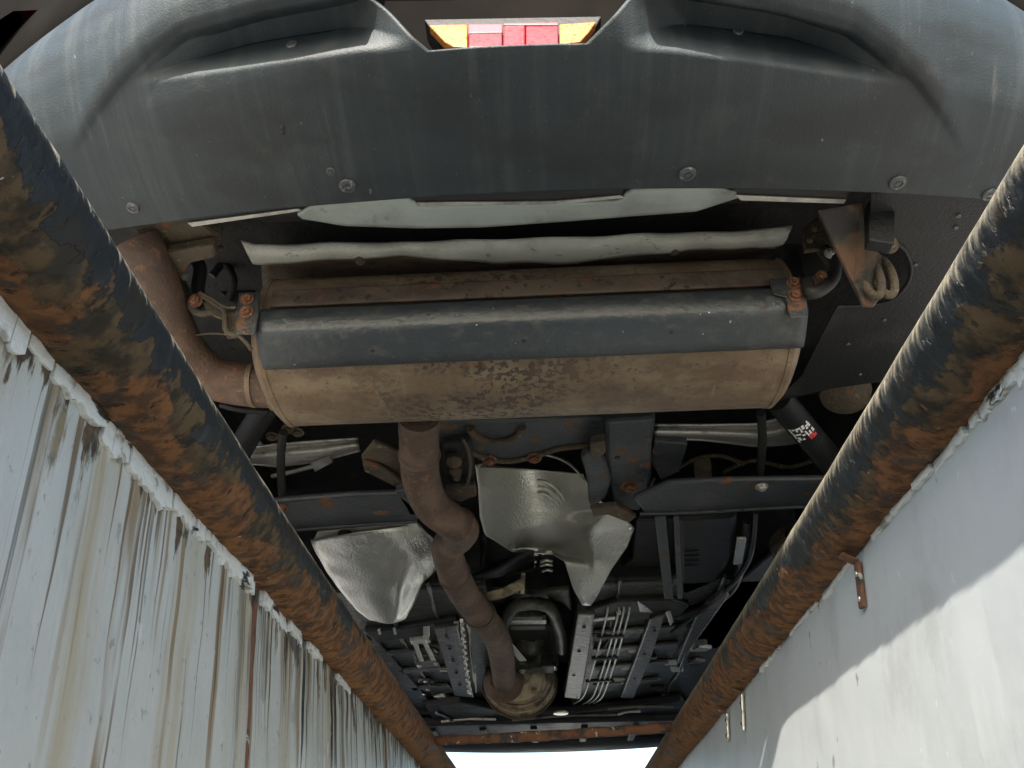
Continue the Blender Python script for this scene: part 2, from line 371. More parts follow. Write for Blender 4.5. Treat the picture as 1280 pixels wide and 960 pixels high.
m_alu2 = M('pale_embossed_aluminium', (.52, .54, .49), .55, metal=.35, layers=[dict(col=(.34, .34, .28), scale=14, lo=.45, hi=.68, fac=.7), dict(col=(.18, .16, .11), scale=(30, 60, 60), lo=.62, hi=.68, fac=.7)], bump=((380, .002)))
m_well = M('pale_sealed_steel', (.36, .41, .39), .55, layers=[dict(col=(.26, .29, .28), scale=7, lo=.45, hi=.7), dict(col=(.20, .20, .17), scale=(40, 20, 20), lo=.62, hi=.7, fac=.6)], bump=((90, .001)))
m_black = M('black_underseal', (.010, .0105, .011), .75, layers=[dict(col=(.03, .028, .024), scale=12, lo=.5, hi=.7, fac=.7)], bump=((60, .004)))
m_plast = M('black_plastic', (.011, .012, .013), .45, spec=.25, layers=[dict(col=(.03, .031, .031), scale=(9, 9, 9), lo=.48, hi=.72, fac=.7, rough=.65), dict(col=(.30, .30, .28), scale=85, lo=.73, hi=.76, fac=.7)], bump=((220, .0012)))
m_floor = M('grey_green_floor_pan', (.055, .058, .050), .33, metal=.4, layers=[dict(col=(.022, .023, .02), scale=8, lo=.44, hi=.62), dict(col=(.19, .19, .165), scale=26, lo=.60, hi=.70, fac=.7), dict(col=(.42, .42, .38), scale=70, lo=.68, hi=.72, fac=.8)], bump=((50, .004)))
m_bright = M('bright_zinc', (.62, .62, .56), .28, metal=.8, layers=[dict(col=(.30, .29, .25), scale=60, lo=.52, hi=.66)], bump=((200, .001)))
m_arm = M('cast_aluminium', (.42, .42, .39), .42, metal=.6, layers=[dict(col=(.20, .20, .18), scale=20, lo=.48, hi=.66), dict(col=(.08, .07, .06), scale=60, lo=.64, hi=.69)], bump=((90, .002)))
m_trans = M('oily_gearbox_alloy', (.13, .13, .11), .4, metal=.4, layers=[dict(col=(.04, .04, .035), scale=14, lo=.46, hi=.62), dict(col=(.30, .30, .26), scale=40, lo=.62, hi=.70, fac=.7)], bump=((60, .003)))
m_cup = M('heat_tinted_steel', (.36, .30, .20), .5, metal=.6, layers=[dict(col=(.10, .075, .045), scale=18, lo=.46, hi=.66), dict(col=(.12, .12, .13), scale=9, lo=.55, hi=.7)], bump=((140, .002)))
m_white = M('white_print', (.75, .75, .73), .6)
m_redp = M('red_print', (.60, .04, .05), .6)
m_tyre = M('tyre_rubber', (.022, .022, .022), .8, bump=((80, .003)))
m_rim = M('alloy_rim', (.5, .5, .5), .35, metal=.8)
m_glass = M('dark_glass', (.02, .025, .03), .05)

# ------------------------------------------------------------------ ground and pit
XL, XR = -.42, .43            # pit wall faces
Y0, Y1 = -2.2, 7.5            # ends of the pit
ZB = -1.5
BATTER = .11            # the walls lean in towards the pit floor
def inset(z): return BATTER * max(0, -.05 - z)
def ground():
    X = [-400, XL - .02, XR + .02, 400]; Y = [-400, Y0, Y1, 900]
    V = [(x, y, 0) for y in Y for x in X]; Fc = []
    for j in range(3):
        for i in range(3):
            if (i, j) != (1, 1): Fc.append((j * 4 + i, j * 4 + i + 1, j * 4 + i + 5, j * 4 + i + 4))
    o = mobj('ground', V, Fc, m_ground); o['kind'] = 'structure'
    o = mobj('pit_floor', [(XL + inset(ZB), Y0, ZB), (XR - inset(ZB), Y0, ZB), (XR - inset(ZB), Y1, ZB), (XL + inset(ZB), Y1, ZB)], [(0, 1, 2, 3)], m_pitfloor); o['kind'] = 'structure'
ground()

def wall_panel(parent, x, sgn, ya, yb, mat, ztop=-.045):
    ny = max(4, int((yb - ya) / .03)); nz = 50; V = []
    for j in range(nz + 1):
        tz = (j / nz) ** 1.6; z = ztop + (ZB + .002 - ztop) * tz
        for i in range(ny + 1):
            y = ya + (yb - ya) * i / ny
            p = Vector((x, y, z)); d = (.004 * mnoise.noise(p * 3.0) + .0018 * mnoise.noise(p * 14)) * (1 if sgn < 0 else .35)
            V.append((x - sgn * inset(z) + sgn * d, y, z))
    n1 = len(V)
    Fc = [(j * (ny + 1) + i, j * (ny + 1) + i + 1, (j + 1) * (ny + 1) + i + 1, (j + 1) * (ny + 1) + i) for j in range(nz) for i in range(ny)]
    back = [(x + sgn * .10, ya, ztop), (x + sgn * .10, yb, ztop), (x + sgn * .10, yb, ZB), (x + sgn * .10, ya, ZB)]
    V += back
    top = [i for i in range(ny + 1)]; bot = [nz * (ny + 1) + i for i in range(ny + 1)]
    lft = [j * (ny + 1) for j in range(nz + 1)]; rgt = [j * (ny + 1) + ny for j in range(nz + 1)]
    Fc += [top + [n1 + 1, n1], bot[::-1] + [n1 + 3, n1 + 2], lft[::-1] + [n1, n1 + 3], rgt + [n1 + 2, n1 + 1], (n1, n1 + 1, n1 + 2, n1 + 3)]
    return mobj('wall_panel', V, Fc, mat, parent, smooth=False)

def bead(parent, x, sgn, spans, zc, amp, seed):
    """flaking filler between pipe and wall, broken into chips of uneven size"""
    rnd = random.Random(seed)
    for (ya, yb, w) in spans:
        y = ya
        while y < yb - .006:
            ln = min(rnd.choice((.012, .02, .035, .06, .09, .13)) * rnd.uniform(.7, 1.2), yb - y)
            hi = zc + rnd.uniform(.018, .028); n = max(3, int(ln / .005))
            f0 = rnd.uniform(.35, 1.45)
            top = [(y + ln * k / n, hi + rnd.uniform(-.001, .001)) for k in range(n + 1)]
            low = [(y + ln * (k + rnd.uniform(-.2, .2)) / n, zc + .006 - w * 1.25 * f0 * (.75 + .5 * mnoise.noise(Vector((seed, (y + ln * k / n) * 70, 2))) + rnd.uniform(-.12, .12))) for k in range(n + 1)]
            out = top + low[::-1]; th = rnd.uniform(.001, .004); tilt = rnd.uniform(-.12, .10); sk = rnd.uniform(-.06, .06)
            V = []
            for (yy, zz) in out: V.append((x - sgn * (inset(zz) + th + (hi - zz) * tilt * .6 + (yy - y) * sk + .003), yy, zz))
            m = len(V)
            V += [(x + sgn * .006, yy, zz) for (yy, zz) in out]
            mobj('filler_chip', V, [list(range(m)), list(range(m, 2 * m))[::-1]] + [(k, (k + 1) % m, m + (k + 1) % m, m + k) for k in range(m)], m_mortar, parent, bevel=.0008)
            y += ln + rnd.choice((.0004, .0006, .001, .003))

wl = empty('pit_wall', (XL, 1, ZB), 'white painted pit wall streaked with long ochre and black drips', 'wall')
JL = [Y0, 1.115, 2.16, 3.6, 5.4, Y1]
for a, b in zip(JL[:-1], JL[1:]): wall_panel(wl, XL, -1, a + .005, b - .005, m_wallL)
for y in JL[1:-1]:
    V = []; n = 120
    for i in range(n + 1):
        z = -.05 + (ZB + .05) * i / n; w = .006 + .004 * mnoise.noise(Vector((y, z * 30, 0))) + (.012 * max(0, 1 - i / 14)); d = .002 + .003 * abs(mnoise.noise(Vector((1, z * 60, y))))
        xi = XL + inset(z); V += [(xi - .02, y - w, z), (xi + d, y - w * .6, z), (xi + d * .7, y + w * .5, z), (xi - .02, y + w, z)]
    Fc = [(i * 4 + k, i * 4 + k + 1, i * 4 + k + 5, i * 4 + k + 4) for i in range(n) for k in range(3)]
    mobj('rusty_joint', V, Fc, m_bar, wl)
bead(wl, XL, -1, [(.20, .505, .026), (.51, .635, .014), (.64, .80, .017), (.805, .90, .012), (.905, 1.10, .020), (1.135, 1.36, .014), (1.40, 1.50, .007), (1.62, 1.75, .007)], -.080, 1, 3)
wr = empty('pit_wall', (XR, 1, ZB), 'smooth pale blue-grey pit wall with patch of bright sunlight', 'wall')
JR = [Y0, 2.6, 4.2, 5.8, Y1]
for a, b in zip(JR[:-1], JR[1:]): wall_panel(wr, XR, 1, a + .0015, b - .0015, m_wallR)
bead(wr, XR, 1, [(.20, .46, .016), (.465, .56, .012), (.57, .70, .013), (.71, .84, .011), (.85, .99, .008), (1.08, 1.22, .009), (1.25, 1.42, .006), (1.5, 1.66, .006)], -.078, 1, 8)
we = empty('pit_wall', (0, Y1, ZB), 'far end wall of the pit in shade', 'wall')
box('wall_panel', (XL, Y1, ZB), (XR, Y1 + .1, -.01), m_wallR, we, 0)
we = empty('pit_wall', (0, Y0, ZB), 'near end wall of the pit behind the viewer', 'wall')
box('wall_panel', (XL, Y0 - .1, ZB), (XR, Y0, -.01), m_wallR, we, 0)

def rail(xc, mat, label, seed, bow):
    ys = np.concatenate([np.arange(Y0, .15, .05), np.arange(.15, 3.6, .006), np.arange(3.6, Y1, .05)]); seg = 72; V = []
    for y in ys:
        for k in range(seg):
            a = 2 * math.pi * k / seg
            q = Vector((math.cos(a) * .05, y, math.sin(a) * .05))
            low = max(0, min(1, .55 - 1.1 * math.sin(a)))      # scale grows on the underside
            r = .05 + .0006 * mnoise.noise(q * 18 + Vector((seed, 0, 0)))
            n_ = mnoise.fractal(Vector((q.x * 60, y * 45, q.z * 60 + seed)), 1.0, 2.0, 4)
            r += low * (.0022 * n_ + .0016 * max(0, mnoise.noise(Vector((q.x * 20, y * 14, q.z * 20 + seed)))))
            V.append((xc + bow * max(0, min(1, (1.3 - y) / .9)) ** 1.5 + r * math.cos(a), y, -.02 + r * math.sin(a)))
    n = len(ys)
    Fc = [(i * seg + k, i * seg + (k + 1) % seg, (i + 1) * seg + (k + 1) % seg, (i + 1) * seg + k) for i in range(n - 1) for k in range(seg)]
    Fc += [list(range(seg)), [(n - 1) * seg + k for k in range(seg)]]
    o = mobj('steel_pipe_rail', V, Fc, mat, None, smooth=True)
    tag(o, label, 'rail'); return o
rail(-.41, m_pipeL, 'rusty black steel pipe along the top of the streaked pit wall', 1, .017)
rail(.42, m_pipeR, 'rusty black steel pipe along the top of the sunlit pit wall', 5, -.006)
ta = P(505, 927, z=.0); tb = P(885, 905, z=.0)
tb_o = tube('tie_bar', [Vector((ta.x, ta.y, -.002)), Vector(((ta.x + tb.x) / 2, (ta.y + tb.y) / 2, -.006)), Vector((tb.x, tb.y, -.002))], .0145, m_bar, None, 16, n=30, bumpy=.004, bs=30)
tag(tb_o, 'thin rusty steel bar spanning the pit between the two pipes', 'bar')

def wall_bracket(yc, zt, h, label, rusty):
    e = empty('wall_bracket', (XR, yc, zt - h), label, 'bracket', 'metal straps on the sunlit pit wall')
    bar('strap', (XR - .006 - inset(zt), yc, zt), (XR - .006 - inset(zt - h), yc + .004, zt - h), .016, .006, m_bright if not rusty else m_bar, e, up=(1, 0, 0))
    bar('tab', (XR - .010, yc, zt), (XR - .03, yc, zt + .012), .018, .004, m_bar, e, up=(0, 0, 1))
    for k in (.25, .8): bolt('screw', (XR - .009 - inset(zt - h * k), yc + .004 * k, zt - h * k), (-1, 0, 0), .004, m_bright if rusty else m_rustbolt, e, 'dome')
wall_bracket(1.045, -.085, .06, 'short rust stained strap below the cracked rusty pipe joint', True)
wall_bracket(1.84, -.08, .075, 'narrow steel strap on sunlit pit wall near the tie bar', False)
wall_bracket(2.02, -.085, .06, 'small steel strap on sunlit pit wall closest to tie bar', False)

# ------------------------------------------------------------------ the car
XC = -.02
car = empty('car', (XC, 2.4, 0), 'dark grey car parked over the pit, seen from underneath', 'car')

# ---- bumper cover: wide moulded sheet with two scooped pockets and a lamp notch
def bumper():
    nx, ns = 320, 210
    prof = [(.727, .31), (.68, .311), (.628, .322), (.585, .333), (.550, .346), (.515, .366), (.480, .392), (.455, .42), (.440, .452), (.434, .49)]
    L = [0]
    for a, b in zip(prof[:-1], prof[1:]): L.append(L[-1] + math.hypot(b[0] - a[0], b[1] - a[1]))
    V = []
    ss = np.linspace(0, L[-1], ns + 1); Yp = np.interp(ss, L, [p[0] for p in prof]); Zp = np.interp(ss, L, [p[1] for p in prof])
    k5 = np.ones(15) / 15
    Yp[7:-7] = np.convolve(Yp, k5, 'valid'); Zp[7:-7] = np.convolve(Zp, k5, 'valid')
    def sm(a, b, x): t = min(1, max(0, (x - a) / (b - a))); return t * t * (3 - 2 * t)
    arcL = [(95, 190), (118, 150), (150, 108), (190, 66), (232, 36), (330, 10), (420, -6), (520, -40)]
    pyc = [Q((XC, Yp[j], Zp[j]))[1] for j in range(ns + 1)]
    j0 = min(j for j in range(ns + 1) if pyc[j] < 58)
    hxs = [.088 + max(0, (58 - q)) * .00088 for q in pyc]
    for j in range(ns + 1):
        tj = j / ns
        for i in range(nx + 1):
            uu = -.90 + 1.80 * i / nx; au = abs(uu); hx = hxs[j]; un = .090
            ax = au / un * hx if au <= un else hx + (au - un) / (.90 - un) * (.90 - hx)
            x = math.copysign(ax, uu)
            y = Yp[j] + x * x * (.12 + .32 * tj); z = Zp[j]
            if ax > .74: y += (ax - .74) ** 2 * (1.5 + 5.0 * tj); z += (ax - .74) ** 2 * 1.2 * (1 - .4 * tj)
            p = Vector((XC + x, y, z)); px, py = Q(p)
            # pockets, mirrored about the car's centre line
            mx = px if px < 648 else 1296 - px
            if 60 < mx < 560:
                ya = float(np.interp(mx, [q[0] for q in arcL], [q[1] for q in arcL]))
                yc = float(np.interp(mx, [120, 165, 350, 450, 520], [118, 106, 76, 62, 60]))
                inside = sm(0, 13 + max(0, 220 - mx) * .12, py - ya) * sm(0, 95, 525 - mx + (py - 40) * -.5) * sm(140, 300, mx)
                up = sm(-4, 14, yc - py)
                hw = up * inside
                p.z += max(.016, .404 - .010 * (mx < 300) * (300 - mx) / 100 - p.z) * hw; p.y += .012 * hw
                # soft roll outside of the pocket arc
                outer = sm(0, 34, ya - py) * sm(60, 200, mx)
                p.y -= .004 * outer; p.z -= .003 * outer
                dl = ya - py; ridge = sm(-4, 12, dl) * (1 - sm(20, 120, dl)) * sm(75, 140, mx) * (1 - sm(330, 430, mx)); p.z -= .0065 * ridge; p.y -= .003 * ridge
                # shoulder crease on the outer wing
                # bowl of the lower corner
            p += Vector((0, 0, .0012 * mnoise.noise(p * 6)))
            V.append(p)
    keep = []
    lampY = []
    for j in range(ns):
        for i in range(nx):
            a = (j * (nx + 1) + i, j * (nx + 1) + i + 1, (j + 1) * (nx + 1) + i + 1, (j + 1) * (nx + 1) + i)
            c = (V[a[0]] + V[a[2]]) / 2; px, py = Q(c)
            if j >= j0 and abs(-.90 + 1.80 * (i + .5) / nx) < .090: continue
            keep.append(a)
    global bump_bvh
    from mathutils.bvhtree import BVHTree
    bump_bvh = BVHTree.FromPolygons(V, keep)
    o = mobj('bumper_cover', V, keep, m_bump, car, smooth=True, solid=.005)
    return o
bumper_o = bumper()
# clips along the front edge of the cover
def on_bumper(px, py):
    h = bump_bvh.ray_cast(Vector(CAMP), Vector(ray(px, py)).normalized())
    n = h[1] if h[1].z < 0 or h[1].y < 0 else -h[1]
    return (h[0] if h[0] else P(px, py, z=.32)), (n if n.dot(Vector(ray(px, py))) < 0 else -n)
for px, py, r in ((167, 258, .0085), (435, 230, .011), (414, 213, .006), (859, 215, .011), (1121, 226, .011), (1236, 241, .010), (366, 58, .007), (921, 41, .007)):
    p, n_ = on_bumper(px, py)
    bolt('push_clip', p + n_ * .002, n_, r, m_clip, bumper_o, 'clip')
for px, py in ((354, 158), (354, 165)):
    p, n_ = on_bumper(px, py); bolt('drain_hole', p + n_ * .002, n_, .003, m_seal, bumper_o, 'dome')

# ---- lamp in the notch: amber ends, red middle, clear strip
lamp = None
def lamp_piece(name, poly, mat, yb, parent, d=.012):
    V = [P(px, py, y=yb) for px, py in poly]; n = len(V)
    V2 = V + [v + Vector((0, d, 0)) for v in V]
    Fc = [list(range(n)), list(range(n, 2 * n))[::-1]] + [(i, (i + 1) % n, n + (i + 1) % n, n + i) for i in range(n)]
    return mobj(name, V2, Fc, mat, parent, bevel=.0015)
lampbase = lamp_piece('rear_fog_lamp', [(530, 24), (752, 20), (730, 60), (712, 64), (570, 66), (556, 60)], m_seal, .560, car, .03)
lamp_piece('lens', [(536, 31), (584, 30), (584, 59), (567, 58), (556, 52)], m_orange, .547, lampbase)
lamp_piece('lens', [(585.5, 42), (628, 41), (628, 58), (585.5, 59)], m_red, .548, lampbase)
lamp_piece('lens', [(629, 32), (656, 31.5), (656, 57), (629, 58)], m_red, .546, lampbase)
lamp_piece('lens', [(657, 32.5), (698, 32), (698, 55.5), (657, 57)], m_red, .548, lampbase)
lamp_piece('lens', [(699.5, 30), (745, 27), (736, 40), (725, 52), (699.5, 55)], m_orange, .547, lampbase)
lamp_piece('lens', [(585.5, 30), (628, 29.5), (628, 40.5), (585.5, 41.5)], m_pink, .547, lampbase)
lamp_piece('lens', [(629, 28.5), (698, 27.5), (698, 31), (629, 31)], m_pink, .547, lampbase)

# ---- painted body shell (rear bumper skin, sides, roof, nose)
def shell():
    # stations along Y: (y, half width, z_low, z_high)
    st = [(.62, .70, .60, .95), (.66, .84, .52, 1.15), (.75, .89, .46, 1.30), (1.0, .905, .40, 1.55), (1.24, .91, .40, 1.6), (1.34, .91, .62, 1.6), (1.66, .91, .73, 1.62), (1.98, .91, .62, 1.62), (2.08, .91, .26, 1.62),
          (2.8, .91, .25, 1.60), (3.1, .91, .25, 1.35), (3.46, .91, .26, 1.12), (3.56, .905, .58, 1.02), (3.88, .905, .70, .98), (4.18, .88, .58, .93), (4.24, .82, .30, .88), (4.32, .74, .24, .78), (4.36, .60, .30, .66)]
    V = []; m = 9
    for (y, w, zl, zh) in st:
        ww = w
        pr = [(-w, zl), (-w * 1.01, zl + (zh - zl) * .25), (-w, zl + (zh - zl) * .5), (-w * .86, zl + (zh - zl) * .88), (-w * .7, zh), (w * .7, zh), (w * .86, zl + (zh - zl) * .88), (w, zl + (zh - zl) * .5), (w * 1.01, zl + (zh - zl) * .25), (w, zl)]
        m = len(pr)
        V += [(XC + x, y, z) for x, z in pr]
    Fc = [(i * m + k, i * m + k + 1, (i + 1) * m + k + 1, (i + 1) * m + k) for i in range(len(st) - 1) for k in range(m - 1)]
    Fc += [list(range(m)), [(len(st) - 1) * m + k for k in range(m)]]
    o = mobj('body_shell', V, Fc, m_bodypaint, car, smooth=False)
    return o
body_o = shell()
# upper painted bumper band above the plastic cover
V = []; nx = 80
rows = [(.446, .490, 0), (.432, .52, -.012), (.428, .60, -.012), (.46, .64, 0), (.60, .66, 0)]
for (yy, zz, dd) in rows:
    for i in range(nx + 1):
        x = -.90 + 1.80 * i / nx; ax = abs(x); y = yy + x * x * .44
        if ax > .74: y += (ax - .74) ** 2 * 6.5
        V.append((XC + x, y + (0 if ax > .26 else 0), zz))
Fc = [(j * (nx + 1) + i, j * (nx + 1) + i + 1, (j + 1) * (nx + 1) + i + 1, (j + 1) * (nx + 1) + i) for j in range(len(rows) - 1) for i in range(nx)
      if not (j < 2 and abs(-.90 + 1.80 * (i + .5) / nx) < .17)]
mobj('upper_bumper', V, Fc, m_bodypaint, car, smooth=True, solid=.004)
# recessed panel seen through the notch
box('number_plate_recess', (XC - .19, .585, .40), (XC + .19, .60, .64), m_bodypaint, car, .004)
# rubber seal between the plastic cover and the painted band
pts = []
for i in range(61):
    x = -.89 + 1.78 * i / 60; ax = abs(x); y = .436 + x * x * .44
    if ax > .74: y += (ax - .74) ** 2 * 6.5
    pts.append((XC + x, y, .489 + (.0 if ax < .74 else (ax - .74) ** 2 * .7)))
tube('bumper_seal', pts[:24], .004, m_seal, car, 8, n=2); tube('bumper_seal', pts[37:], .004, m_seal, car, 8, n=2)
for s in (-1, 1):
    V, Fc = box_geo((XC + s * .83, .76, 1.02), (.09, .06 * s, 0), (-.02 * s, .05, 0), (0, 0, .12))
    mobj('tail_light', V, Fc, m_red, car, bevel=.02, seg=3)

# ---- black underside sheets (boot floor, cabin floor, engine bay) so that no daylight leaks through
def sheet(name, lo, hi, mat, par=car): return box(name, lo, hi, mat, par, .006)
sheet('boot_floor', (XC - .88, .70, .50), (XC + .88, 2.10, .53), m_black)
box('rear_panel', (XC - .80, .66, .36), (XC + .80, .685, .56), m_black, car, .01)
sheet('cabin_floor', (XC - .88, 2.10, .262), (XC - .14, 3.60, .30), m_floor)
sheet('cabin_floor', (XC + .12, 2.10, .262), (XC + .88, 3.60, .30), m_floor)
sheet('tunnel_roof', (XC - .14, 1.95, .44), (XC + .12, 3.60, .47), m_black)
box('tunnel_side', (XC - .15, 2.10, .268), (XC - .138, 3.60, .45), m_floor, car, .003)
box('tunnel_side', (XC + .118, 2.10, .268), (XC + .13, 3.60, .45), m_floor, car, .003)
sheet('engine_tray', (XC - .80, 3.60, .24), (XC + .80, 4.28, .27), m_plast)
sheet('bulkhead', (XC - .88, 2.08, .27), (XC - .15, 2.10, .52), m_black)
sheet('bulkhead', (XC + .14, 2.08, .27), (XC + .88, 2.10, .52), m_black)

# ---- wheels
def wheel(x, y, s):
    prof = [(.20, -.10), (.30, -.105), (.335, -.085), (.34, -.05), (.34, .05), (.335, .085), (.30, .105), (.20, .10)]
    w = lathe('wheel', prof, (x, y, .338), (1, 0, 0), m_tyre, car, 48)
    lathe('rim', [(.05, s * .10 - .005), (.12, s * .085), (.205, s * .108), (.215, s * .112), (.21, s * .07), (.05, s * .07)], (x, y, .338), (1, 0, 0), m_rim, w, 32)
for y in (1.66, 3.88):
    for s in (-1, 1): wheel(XC + s * .785, y, s)

# ---- spare wheel well: pale panel and steel lips behind the cover
def well():
    A = [(372, 268, .350), (396, 252, .350), (512, 246, .350), (524, 257, .350), (776, 251, .350), (786, 237, .350), (890, 232, .350), (922, 240, .350)]
    B = [(378, 272, .372), (430, 281, .372), (520, 284, .372), (600, 283, .372), (700, 276, .372), (790, 269, .372), (870, 263, .372), (922, 246, .372)]
    return loft('spare_wheel_well', A, B, 8, 60, m_well, car, lambda u, v: .004 * math.sin(v * 20) * u, .004)
well_o = well()
# bottom of the well rising away above the silencer
box('well_bottom', (XC - .42, .76, .43), (XC + .38, .90, .50), m_black, car, .03)
for poly in ([(234, 279), (372, 261), (378, 264), (240, 284)], [(520, 254), (692, 252), (776, 245), (781, 248), (694, 256), (526, 258)], [(918, 244), (1058, 250), (1055, 255), (926, 251)]):
    plate('bumper_lip', poly, .330, .003, m_arm, car, .001)
for poly in ([(230, 258), (374, 240), (374, 262), (236, 281)], [(508, 238), (780, 230), (778, 245), (690, 252), (522, 254)], [(916, 230), (1062, 234), (1058, 250), (922, 245)]):
    plate('slot_backing', poly, .333, .003, m_seal, car, 0)

# ---- heat shield over the silencer
Zs = .405
A = [(301, 299, Zs + .015), (318, 304, Zs + .012), (360, 305, Zs + .012), (470, 303, Zs + .012), (620, 299, Zs + .012), (760, 294, Zs + .012), (900, 289, Zs + .012), (968, 285, Zs + .012), (991, 283, Zs + .015)]
B = [(316, 329, Zs), (325, 331, Zs), (370, 327, Zs), (430, 324, Zs), (500, 320, Zs), (560, 324, Zs), (620, 330, Zs), (720, 329, Zs), (790, 320, Zs), (860, 311, Zs), (940, 309, Zs), (975, 312, Zs), (984, 300, Zs)]
hs = loft('heat_shield', A, B, 8, 120, m_alu2, car, lambda u, v: -.006 * math.sin(u * math.pi) + .003 * math.sin(v * 47) * u, .0025, lump=.005)
A2 = [(p[0] if p[0] > 330 else 330, p[1] - 3, Zs + .003) for p in B if 330 <= p[0] <= 976]
A2 = [(326, 328, Zs + .003)] + A2
B2 = [(330, 374, .47), (985, 356, .47)]
loft('shield_body', A2, B2, 8, 60, m_mufftop, hs, lambda u, v: .012 * math.sin(u * math.pi), .002, lump=.004)
for px, py in ((450, 324), (843, 312)):
    bolt('shield_bolt', P(px, py, z=Zs - .002), (0, -.6, -.8), .006, m_dirt, hs)

# ---- silencer (muffler): oval drum across the car
MY, MZ, MA, MBz = 1.085, .322, .138, .107
ML, MR_ = -.425, .392
def muffler():
    seg = 80; V = []; st = [(ML - .022, .55), (ML - .020, .75), (ML - .012, .90), (ML - .004, .975), (ML, 1.0), (ML, 1.012), (ML + .008, 1.012), (ML + .008, 1.0)]
    xs = [(x, 1.0) for x in np.linspace(ML + .03, MR_ - .03, 60)]
    st2 = [(MR_ - .008, 1.0), (MR_ - .008, 1.012), (MR_, 1.012), (MR_, 1.0), (MR_ + .004, .975), (MR_ + .012, .9), (MR_ + .02, .75), (MR_ + .022, .55)]
    allst = st + xs + st2
    for x, k in allst:
        for a in range(seg):
            t = 2 * math.pi * a / seg; c, s = math.cos(t), math.sin(t)
            e = .88; cy = math.copysign(abs(c) ** e, c); sz = math.copysign(abs(s) ** e, s)
            sag = .0018 * mnoise.noise(Vector((x * 9, c * 2, s * 2)))
            V.append((x, MY + (MA * cy) * k + sag, MZ + (MBz * sz) * k + sag + (x - ML) * .006))
    n = len(allst)
    Fc = [(i * seg + k, i * seg + (k + 1) % seg, (i + 1) * seg + (k + 1) % seg, (i + 1) * seg + k) for i in range(n - 1) for k in range(seg)]
    Fc += [list(range(seg)), [(n - 1) * seg + k for k in range(seg)]]
    o = mobj('silencer', V, Fc, m_muff, car, smooth=True)
    m = o.modifiers.new('edge', 'EDGE_SPLIT'); m.split_angle = .7
    return o
muf = muffler()
def mell(phi, off):   # point on the drum's rear-lower quadrant, phi from horizontal-rear downwards
    c, s = math.cos(phi), math.sin(phi); return (MY - (MA + off) * c ** .88, MZ - (MBz + off) * (abs(s) ** .88) * (1 if s > 0 else -1))
def phi_for(py, off):
    best = None
    for k in range(-60, 90):
        ph = math.radians(k); y, z = mell(ph, off); q = Q((0, y, z))[1]
        if best is None or abs(q - py) < best[0]: best = (abs(q - py), ph)
    return best[1]
def strap():
    rows = []
    for py, off in ((374, .003), (377, .020), (390, .023), (398, .026), (404, .027), (412, .025), (420, .021), (434, .017), (447, .013), (449.5, .004)):
        rows.append(mell(phi_for(py, off), off))
    V = []; nx = 60; xs = np.linspace(ML + .010, MR_ + .008, nx + 1)
    for (y, z) in rows:
        for x in xs: V.append((x, y, z + (x - ML) * .006 + .0008 * mnoise.noise(Vector((x * 8, y * 10, z * 10)))))
    Fc = [(j * (nx + 1) + i, j * (nx + 1) + i + 1, (j + 1) * (nx + 1) + i + 1, (j + 1) * (nx + 1) + i) for j in range(len(rows) - 1) for i in range(nx)]
    return mobj('silencer_guard', V, Fc, m_strap, car, smooth=True, solid=.003)
strap_o = strap()
for px, py in ((466, 431), (655, 426), (840, 421)):
    y, z = mell(phi_for(py, .0175), .0175); x = P(px, py, y=y).x
    bolt('guard_hole', (x, y, z + .001), (0, -.6, -.8), .0045, m_seal, strap_o, 'dome')
# upper seam flange of the drum, rusty
fl = [mell(phi_for(py, .006), .006) for py in (351, 353, 369, 371)]
V = []; nx = 40; xs = np.linspace(ML + .02, MR_ - .01, nx + 1)
for (y, z) in fl:
    for x in xs: V.append((x, y, z + (x - ML) * .006))
mobj('seam_flange', V, [(j * (nx + 1) + i, j * (nx + 1) + i + 1, (j + 1) * (nx + 1) + i + 1, (j + 1) * (nx + 1) + i) for j in range(3) for i in range(nx)], m_mufftop, muf, smooth=True, solid=.003)
# end tabs with two rusty bolts each
def tab(poly, yb, bolts):
    V = [P(px, py, y=yb) for px, py in poly]; n = len(V); V2 = V + [v + Vector((0, .005, .004)) for v in V]
    o = mobj('mounting_tab', V2, [list(range(n)), list(range(n, 2 * n))[::-1]] + [(i, (i + 1) % n, n + (i + 1) % n, n + i) for i in range(n)], m_frame, car, bevel=.002)
    for px, py in bolts: bolt('bolt', P(px, py, y=yb - .001), (0, -1, -.15), .0068, m_rustbolt, o)
tab([(298, 366), (324, 365), (323, 392), (318, 419), (294, 418), (295, 396)], .925, [(309, 374), (308, 390)])
tab([(963, 349), (1001, 346), (1008, 360), (1010, 396), (988, 398), (982, 372), (966, 368)], .925, [(992, 354), (994, 369)])

# ---- tailpipe
tp = [P(350, 484, y=1.09), P(300, 480, y=1.09), P(262, 470, y=1.07), P(232, 440, y=1.03), P(212, 400, y=.97), P(196, 356, y=.91), P(182, 322, y=.87), P(170, 300, y=.85)]
tail = tube('tailpipe', tp, [.036, .036, .035, .035, .034, .034, .034, .036], m_pipe, car, 28, cap=False, bumpy=.0006)
tail.modifiers.new('wall', 'SOLIDIFY').thickness = .003
for t_, r_ in ((P(343, 484, y=1.09), .039), (P(318, 482, y=1.09), .0375)):
    tube('weld_bead', [t_ + Vector((-.004, 0, 0)), t_ + Vector((.004, 0, 0))], r_, m_muff, tail, 28, bumpy=.001, bs=90)

